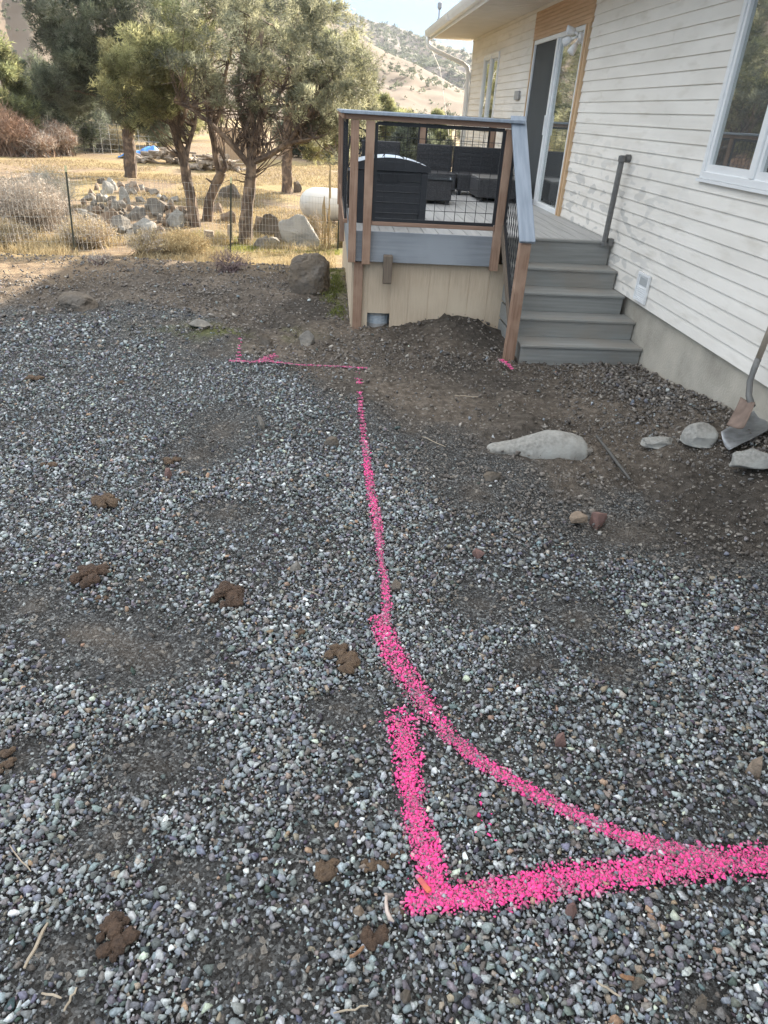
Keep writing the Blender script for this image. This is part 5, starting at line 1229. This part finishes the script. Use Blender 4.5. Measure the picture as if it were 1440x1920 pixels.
# rock heap behind the fence
big = [(268, 440, 62, 30, 'rock_pale', 'broad flat-topped pale rock at the foot of the rock heap'), (222, 436, 44, 34, 'rock', 'grey rock left of the flat-topped one at the foot of the heap'), (330, 425, 44, 30, 'rock_pale', 'squarish pale rock at the right end of the heap'),
 (205, 418, 44, 30, 'rock_tan', 'rounded tan rock at the left foot of the heap'), (290, 405, 38, 34, 'rock', 'upright grey rock in the middle of the heap'), (232, 382, 28, 34, 'rock_pale', 'upright pale rock on top of the heap'), (248, 360, 30, 24, 'rock_tan', 'tan rock at the back of the heap'), (200, 362, 26, 24, 'rock_pale', 'pointed pale rock at the back left of the heap'),
 (257, 410, 36, 22, 'rock', 'wedge-shaped rock in the middle of the heap'), (310, 398, 50, 22, 'rock_dark', 'dark slanting slab at the right of the heap'), (215, 395, 26, 22, 'rock', 'grey block on the left slope of the heap'), (275, 425, 30, 20, 'rock_dark', 'dark wedge under the upright grey rock')]
for i, (px, py, a, b_, m_, lab) in enumerate(big): rock(px, py, a * .95, b_ * .85, m_, 400 + i, lab, name='rock', sink=.33, cuts=8, sub=3, rough=.1)
rr_ = random.Random(8)
hp_ = [(188, 378), (176, 385), (168, 395), (182, 400), (160, 376), (170, 366), (182, 356), (214, 356), (226, 350), (265, 356), (276, 362), (288, 366), (298, 372), (308, 376), (318, 384), (196, 378), (262, 378), (245, 395), (238, 412), (180, 412), (346, 405), (354, 414), (190, 344), (206, 348), (300, 418), (300, 440), (244, 446)]
while len(hp_) < 74:
    a_, b_ = rr_.uniform(155, 350), rr_.uniform(352, 442)
    if b_ > 352 + abs(a_ - 225) * .25 and b_ < 444 - max(0, 200 - a_) * .7 and min(math.hypot(a_ - q[0], (b_ - q[1]) * 1.5) for q in hp_) > 9: hp_.append((a_, b_))
for i, (px, py) in enumerate(hp_):
    rock(px, py, rr_.uniform(11, 22), rr_.uniform(8, 15), rr_.choice(['rock', 'rock', 'rock_tan', 'rock_dark', 'rock_pale']), 450 + i, 'smaller broken rock filling the rock heap behind the wire fence', group='small rocks of the heap behind the fence', sub=2, cuts=7, sink=.3)
rock(70, 345, 60, 16, 'rock', 481, 'long grey rock lying behind the big pale sagebrush', sink=.2, cuts=6)
rock(556, 466, 84, 56, 'rock_white', 490, 'big white sunlit boulder behind the fence near the deck', 'boulder', name='boulder', sink=.33, sub=4, cuts=9, depth=.7, rough=.15)
for i, (px, py, a, b_, m_, lab) in enumerate([(492, 465, 40, 20, 'rock', 'grey rock at the foot of the spreading pine, right side'), (510, 462, 34, 16, 'rock_pale', 'pale rock between the pine foot and the white boulder'), (505, 440, 48, 34, 'rock_dark', 'dark rock behind the pale ones near the white boulder'), (528, 455, 34, 30, 'rock_dark', 'dark rock leaning on the left side of the white boulder'),
     (486, 432, 26, 24, 'rock_tan', 'tan rock right of the spreading pine trunk'), (425, 416, 36, 20, 'rock_tan', 'rounded tan rock between the kinked pine and the spreading pine'), (405, 398, 26, 16, 'rock_tan', 'tan rock behind the rounded one between the pines'), (556, 360, 20, 18, 'rock_dark', 'dark rock at the foot of the thick-trunked pine'), (430, 372, 46, 24, 'rock_dark', 'dark low rock just behind the kinked pine stub')]):
    rock(px, py, a, b_, m_, 500 + i, lab, cuts=7, sink=.3)
# stump and posts by it
def stump(px, py, wpx, hpx, lab, seed):
    p = P(px, py); m_ = mpp(px, py); rnd = random.Random(seed); m = MB(); h = hpx * m_
    m.tube([p + Vector((0, 0, -.05)), p + Vector((.0, 0, h * .5)), p + Vector((.01, 0, h))], [wpx * m_ * .56, wpx * m_ * .5, wpx * m_ * .47], 12, wob=.15, rnd=rnd)
    tag(m.build('tree_stump', M['deadwood'], None), lab, 'stump')
stump(393, 460, 20, 26, 'short sawn tree stump behind the fence', 1); stump(432, 458, 9, 34, 'thin cut stump beside the middle fence post', 2)

# ------------------------------------------------------------------ gas tank
tk = thing('gas_tank', (.6, 21.0, 0), 'white horizontal gas tank behind the deck with a rounded end', 'gas tank')
pk = P(590, 416); YT = pk.y + .3; r0 = .30 / 15 * YT; zc = PY(590, 382, YT).z; xa, xb = PY(590, 380, YT).x, 3.0
prof_ = [(xa - r0, .02), (xa - r0 * .95, r0 * .33), (xa - r0 * .8, r0 * .6), (xa - r0 * .57, r0 * .80), (xa - r0 * .27, r0 * .94), (xa, r0)]
m = MB(); m.tube([(x, YT, zc) for x, _ in prof_] + [(xb, YT, zc), (xb + .1, YT, zc), (xb + .3, YT, zc), (xb + .4, YT, zc)], [q for _, q in prof_] + [r0, r0 * .94, r0 * .6, .02], 36); m.build('body', M['tank'], tk, smooth=True)
MB().tube([(.0, YT, zc + r0 - .01), (.0, YT, zc + r0 + .02)], .03, 12).build('fitting', M['steel'], tk)
lx = PY(643, 348, YT).x + .08; m = MB(); m.tube([(lx, YT, zc + r0 - .02), (lx, YT, zc + r0 + .13), (lx, YT, zc + r0 + .19)], [.17, .17, .06], 16); m.build('lid', M['teal'], tk, smooth=True)
for x in (xa + .25, 2.6): MB().box(x, x + .1, YT - .25, YT + .25, float(g(x, YT)) - .1, zc - r0 * .85).build('leg', M['tank'], tk)

# ------------------------------------------------------------------ tan board fence and the wood piles
bf = thing('board_fence', (-5.4, 46, -.8), 'tan vertical board fence behind the pine trunks', 'fence')
yb_ = P(440, 302).y; xl, xr = PY(404, 300, yb_).x, PY(492, 300, yb_).x; zt_ = PY(440, 240, yb_).z; m = MB(); n = int((xr - xl) / .15)
for i in range(n): m.box(xl + i * .15, xl + i * .15 + .143, yb_, yb_ + .02, -1.1, zt_ + .015 * math.sin(i * 2.1))
m.build('boards', M['fencewood'], bf); MB().box(xl, xr, yb_ + .021, yb_ + .06, zt_ * .7, zt_ * .7 + .08).build('rail', M['fencewood'], bf)
rl = random.Random(21)
def log_pile(cx_px, base_py, halfpx, hpx, n, grp, lab):
    p = P(cx_px, base_py); mm = mpp(cx_px, base_py)
    for i in range(n):
        t = rl.uniform(-1, 1); top = (1 - abs(t) ** 1.6) * hpx * mm
        c = p + Vector((t * halfpx * mm, rl.uniform(-.7, .7), rl.uniform(.05, max(.08, top)))); L_ = rl.uniform(.5, 1.5); a = rl.uniform(-.9, .9) + (0 if rl.random() < .7 else 1.5); e = rl.uniform(-.25, .25)
        d = Vector((math.cos(a) * math.cos(e), math.sin(a) * math.cos(e), math.sin(e))) * L_ / 2; rad = rl.uniform(.05, .12)
        m = MB(); m.tube(limb_path(-d, d, 3, .03, rl), [rad, rad * .95, rad * .85, rad * .75], 7, wob=.2, rnd=rl); o = m.build('log', M['deadwood'], None); o.location = c
        tag(o, lab, 'log', grp)
log_pile(325, 306, 62, 26, 46, 'logs of the pile beside the blue tarp', 'weathered log in the low wood pile beside the blue tarp')
log_pile(412, 318, 44, 26, 46, 'logs of the pile behind the kinked pine', 'weathered log in the wood pile behind the kinked pine')
# blue tarp, draped
def tarp():
    pts = [(214, 298), (226, 288), (250, 286), (262, 276), (290, 274), (303, 288)]
    V, F = [], []; n = 26; mm = mpp(255, 298); rr = random.Random(2); nx_, ny_ = 40, 14
    x0, x1 = P(212, 298).x, P(304, 298).x; y0 = P(255, 298).y
    for j in range(ny_ + 1):
        for i in range(nx_ + 1):
            u = i / nx_; v_ = j / ny_; x = x0 + (x1 - x0) * u; y = y0 + 2.0 * v_; zg = float(g(x, y))
            h = .06 + .42 * np.interp(u, [0, .15, .4, .55, .85, 1], [.02, .5, .6, 1.0, 1.1, .4]) * math.sin(math.pi * min(1, v_ * 1.1 + .12)) 
            h += .16 * mnoise.noise(Vector((x * 2.4, y * 2, 1))) + .07 * mnoise.noise(Vector((x * 7, y * 5, 2)))
            V.append((x, y, zg + max(.02, h)))
    for j in range(ny_):
        for i in range(nx_):
            u = i / nx_
            if .52 < u < .68 and 2 < j < 9 and rr.random() < .0: continue
            a = j * (nx_ + 1) + i; F.append((a, a + 1, a + nx_ + 2, a + nx_ + 1))
    me = bpy.data.meshes.new('tarp'); me.from_pydata(V, [], F); me.update()
    for q in me.polygons: q.use_smooth = True
    o = link('tarp', me, M['tarp']); md = o.modifiers.new('s', 'SOLIDIFY'); md.thickness = .006
    tag(o, 'crumpled bright blue tarp spread over wood at the back of the field', 'tarp')
tarp()

# ------------------------------------------------------------------ droppings
def dung(px, py, wpx, hpx, n, m_, seed, lab):
    c = P(px, py); mm = mpp(px, py); w_ = wpx * mm * .5; far = P(px, py - hpx / 2).y - P(px, py + hpx / 2).y; d_ = far * .5
    rnd = random.Random(seed); bm = bmesh.new()
    for i in range(int(n * 2.2)):
        a = rnd.uniform(0, 6.28); q = math.sqrt(rnd.random()) * .80; s = rnd.uniform(.17, .31) * min(w_, d_ * 1.5)
        k = bmesh.ops.create_icosphere(bm, subdivisions=3, radius=1)['verts']; off = Vector((rnd.random() * 40, rnd.random() * 40, i))
        ra = rnd.uniform(0, 3.1); ex = rnd.uniform(1.0, 1.6); zc_ = s * .45 + (s * 1.3 * (.8 - q) * rnd.random() if m_ == 'dung' else s * .3 * rnd.random())
        for v in k:
            co = v.co.copy(); co += co.normalized() * (mnoise.noise(co * 2 + off) * .25 + mnoise.noise(co * 6 + off) * .18 + mnoise.noise(co * 14 + off) * .10)
            x, y, z = co.x * s * ex, co.y * s, co.z * s * .8
            v.co = Vector((x * math.cos(ra) - y * math.sin(ra) + math.cos(a) * q * w_, x * math.sin(ra) + y * math.cos(ra) + math.sin(a) * q * d_, z + zc_))
    me = bpy.data.meshes.new('dung'); bm.to_mesh(me); bm.free()
    for p in me.polygons: p.use_smooth = True
    o = link('dung', me, M[m_]); o.location = c
    md = o.modifiers.new('join', 'REMESH'); md.mode = 'VOXEL'; md.voxel_size = max(.0015, .008 * w_ * 2); md.use_smooth_shade = True
    tag(o, lab, 'dung')
dg = [(168, 1083, 72, 42, 8, 'dung', 'dark dung clump with a long tail, upper left gravel'), (422, 1124, 74, 50, 9, 'dung', 'dark knobbly dung clump left of the long pink line'), (640, 1237, 76, 60, 8, 'dung_dry', 'flat brown dung pat just left of the pink bend'),
 (560, 1190, 30, 18, 3, 'dung_dry', 'small crumb of dung above the flat brown pat'), (222, 1752, 80, 110, 11, 'dung', 'largest lumpy dung pile in the lower left corner'), (604, 1631, 66, 46, 6, 'dung_dry', 'dry fibrous dung pat in the lower middle'), (703, 1626, 64, 28, 6, 'dung_dry', 'low strip of dung between the dry pat and the pink stroke'),
 (742, 1602, 34, 26, 4, 'dung', 'small dark dung lump touching the thick pink stroke'), (700, 1760, 62, 44, 7, 'dung', 'dark dung clump below the pink corner mark'), (745, 1712, 34, 34, 4, 'dung', 'dung lump with a white curl beside the pink corner mark'),
 (8, 1430, 44, 80, 8, 'dung_dry', 'brown dung pile cut by the left frame edge'), (196, 943, 62, 26, 6, 'dung_dry', 'reddish flattened dung spread on the left gravel'), (94, 874, 36, 14, 4, 'dung_dry', 'small flattened dung patch near the left edge'), (322, 866, 42, 12, 4, 'dung_dry', 'thin reddish dung streak left of the dark soil patch'),
 (221, 719, 20, 12, 3, 'dung_dry', 'tiny reddish dung lump in the far left gravel'), (66, 710, 38, 8, 4, 'dung_dry', 'thin strip of dung far back at the left edge'), (190, 1124, 26, 16, 3, 'dung_dry', 'small dung crumb just below the clump with a tail'), (155, 955, 20, 10, 2, 'dung_dry', 'dung crumb left of the reddish flattened spread')]
for i, (px, py, a, b_, n, m_, lab) in enumerate(dg): dung(px, py, a, b_, n, m_, 700 + i, lab)
# pale curled bone-like piece by the dung, orange chip in the corner mark
p = P(728, 1712); mm = mpp(728, 1712); m = MB(); m.tube([p + Vector((a * mm, b_ * mm * 1.2, .02 + .004 * k)) for k, (a, b_) in enumerate([(8, -20), (1, -16), (-4, -6), (-5, 6), (-4, 16)])], [.003, .006, .006, .005, .003], 8, wob=.3)
tag(m.build('curl', mat('pale_curl', (.62, .52, .46), (.5, .40, .34), scale=40, rough=.7), None, smooth=True), 'pale curled strip lying on the dung lump by the pink corner mark', 'bone')
p = P(797, 1668); m = MB(); m.bar(p + Vector((-.016, .026, .016)), p + Vector((.010, -.020, .020)), .017, .006); tag(m.build('wood_chip', mat('orange_chip', (.62, .16, .06), (.5, .09, .10), scale=30, rough=.6), None, bevel=.003), 'orange red wood chip lying in the bright pink corner mark', 'wood chip')
# sticks and straw
stk = [((48, 1822), (92, 1738), .0045, 'straw', 'pale straw stalk near the lower left corner'), ((122, 1902), (146, 1858), .003, 'straw', 'short pale twig at the bottom left edge'), ((1117, 822), (1180, 906), .011, 'iron', 'dark metal bar lying on the dirt right of the pale slab'),
 ((80, 1868), (118, 1878), .003, 'straw', 'curved twig right of the lowest left straw'), ((852, 745), (895, 748), .004, 'straw', 'thin dry twig on the dirt in front of the steps'), ((790, 822), (835, 842), .003, 'straw', 'bent dry twig left of the pale slab'), ((570, 1110), (600, 1122), .002, 'straw', 'tiny straw in the middle gravel'),
 ((20, 1590), (60, 1640), .002, 'straw', 'thin straw at the left frame edge'), ((1115, 1845), (1160, 1875), .003, 'straw', 'pale twig near the bottom right'), ((655, 1800), (682, 1782), .005, 'barkc', 'brown bark chip below the dung clumps'), ((1160, 1838), (1185, 1842), .006, 'barkc', 'orange brown bark chip near the bottom right'), ((625, 1905), (690, 1892), .0025, 'straw', 'long thin straw at the bottom edge of the frame')]
SM = {'straw': mat('straw_stalk', (.42, .35, .26), (.32, .26, .19), scale=40, rough=.85), 'iron': mat('dark_bar', (.06, .058, .055), (.09, .08, .07), scale=30, rough=.6), 'barkc': mat('bark_chip', (.26, .14, .07), (.18, .10, .06), scale=40, rough=.85)}
for i, (a, b_, rd, k, lab) in enumerate(stk):
    p, q = P(*a, rd + .012), P(*b_, rd + .014); m = MB(); rnd = random.Random(i); m.tube(limb_path(p, q, 5, .003 if k != 'iron' else .001, rnd), [rd * .8, rd, rd, rd, rd, rd * .7], 6)
    tag(m.build('metal_bar' if k == 'iron' else ('straw_stalk' if k == 'straw' else 'bark_chip'), SM[k], None), lab, {'iron': 'metal bar', 'straw': 'twig', 'barkc': 'bark chip'}[k])
# ------------------------------------------------------------------ shovels leaning on the foundation
def blade(c0, c1, c2, c3, curve, m, parent, n=10, name='blade'):
    """c0,c1 the tip edge; c3,c2 the shoulder edge; hollow across its width"""
    c0, c1, c2, c3 = map(Vector, (c0, c1, c2, c3)); V, F = [], []; nr = (c1 - c0).cross(c3 - c0).normalized()
    if nr.z < 0: nr = -nr
    for j in range(n + 1):
        for i in range(n + 1):
            u, v_ = i / n, j / n; p = c0.lerp(c1, u).lerp(c3.lerp(c2, u), v_); d = abs(u - .5) * 2
            V.append(p + nr * (curve * d ** 2.4) + nr * (.02 * v_ ** 2) - nr * (.010 * math.exp(-((u - .5) / .12) ** 2) * -v_))
    for j in range(n):
        for i in range(n): a = j * (n + 1) + i; F.append((a, a + 1, a + n + 2, a + n + 1))
    me = bpy.data.meshes.new(name); me.from_pydata(V, [], F); me.update()
    for q in me.polygons: q.use_smooth = True
    o = link(name, me, m, parent); md = o.modifiers.new('s', 'SOLIDIFY'); md.thickness = .003; return o
Pz = lambda px, py, z: Vector((lambda d, t: (d[0] * t, d[1] * t, z))(ray(px, py), (z - CAMH) / ray(px, py)[2]))
s1 = thing('shovel', Pz(1400, 820, .1), 'square steel shovel blade lying on the dirt at the right frame edge', 'shovel')
gz_ = float(g(2.45, 3.8))
blade(Pz(1351, 817, gz_ + .06), Pz(1366, 851, gz_ + .05), Pz(1450, 812, gz_ + .12), Pz(1432, 768, gz_ + .13), .03, M['steel'], s1)
MB().tube([Pz(1442, 790, gz_ + .13), Pz(1475, 772, gz_ + .20), Pz(1530, 750, gz_ + .30)], [.024, .020, .018], 12).build('socket', M['steel'], s1, smooth=True)
MB().tube([Pz(1530, 750, gz_ + .30), Pz(1600, 730, gz_ + .42)], .019, 12).build('handle', M['handle'], s1, smooth=True)
s2 = thing('shovel', Pz(1400, 780, .1), 'brown rusted shovel standing against the wall with a bent neck and wooden handle', 'shovel')
blade(PX(1366, 800, 2.58), PX(1398, 806, 2.56), PX(1423, 762, 2.72), PX(1396, 752, 2.74), .02, M['rust'], s2)
hn = [PX(1410, 762, 2.72), PX(1404, 742, 2.72), PX(1406, 716, 2.73), PX(1414, 692, 2.74), PX(1422, 672, 2.75)]
MB().tube(hn, [.022, .020, .020, .020, .020], 12).build('socket', M['pipe'], s2, smooth=True)
MB().tube([hn[-1], hn[-1] + (PX(1455, 590, 2.80) - hn[-1]) * 1.0, PX(1475, 540, 2.81)], .019, 12).build('handle', M['handle'], s2, smooth=True)

# ------------------------------------------------------------------ air between here and the mountain
hz = MB().box(-1500, 1500, -1200, 1800, -9, 520).build('haze', None)
mh = bpy.data.materials.new('haze_air'); mh.use_nodes = True; nh = mh.node_tree; nh.nodes.remove(nh.nodes['Principled BSDF'])
pv = nh.nodes.new('ShaderNodeVolumePrincipled'); pv.inputs['Color'].default_value = (.80, .88, 1.0, 1); pv.inputs['Density'].default_value = .00014; pv.inputs['Anisotropy'].default_value = .1
nh.links.new(pv.outputs[0], nh.nodes['Material Output'].inputs['Volume']); hz.data.materials.append(mh); tag(hz, kind='stuff')
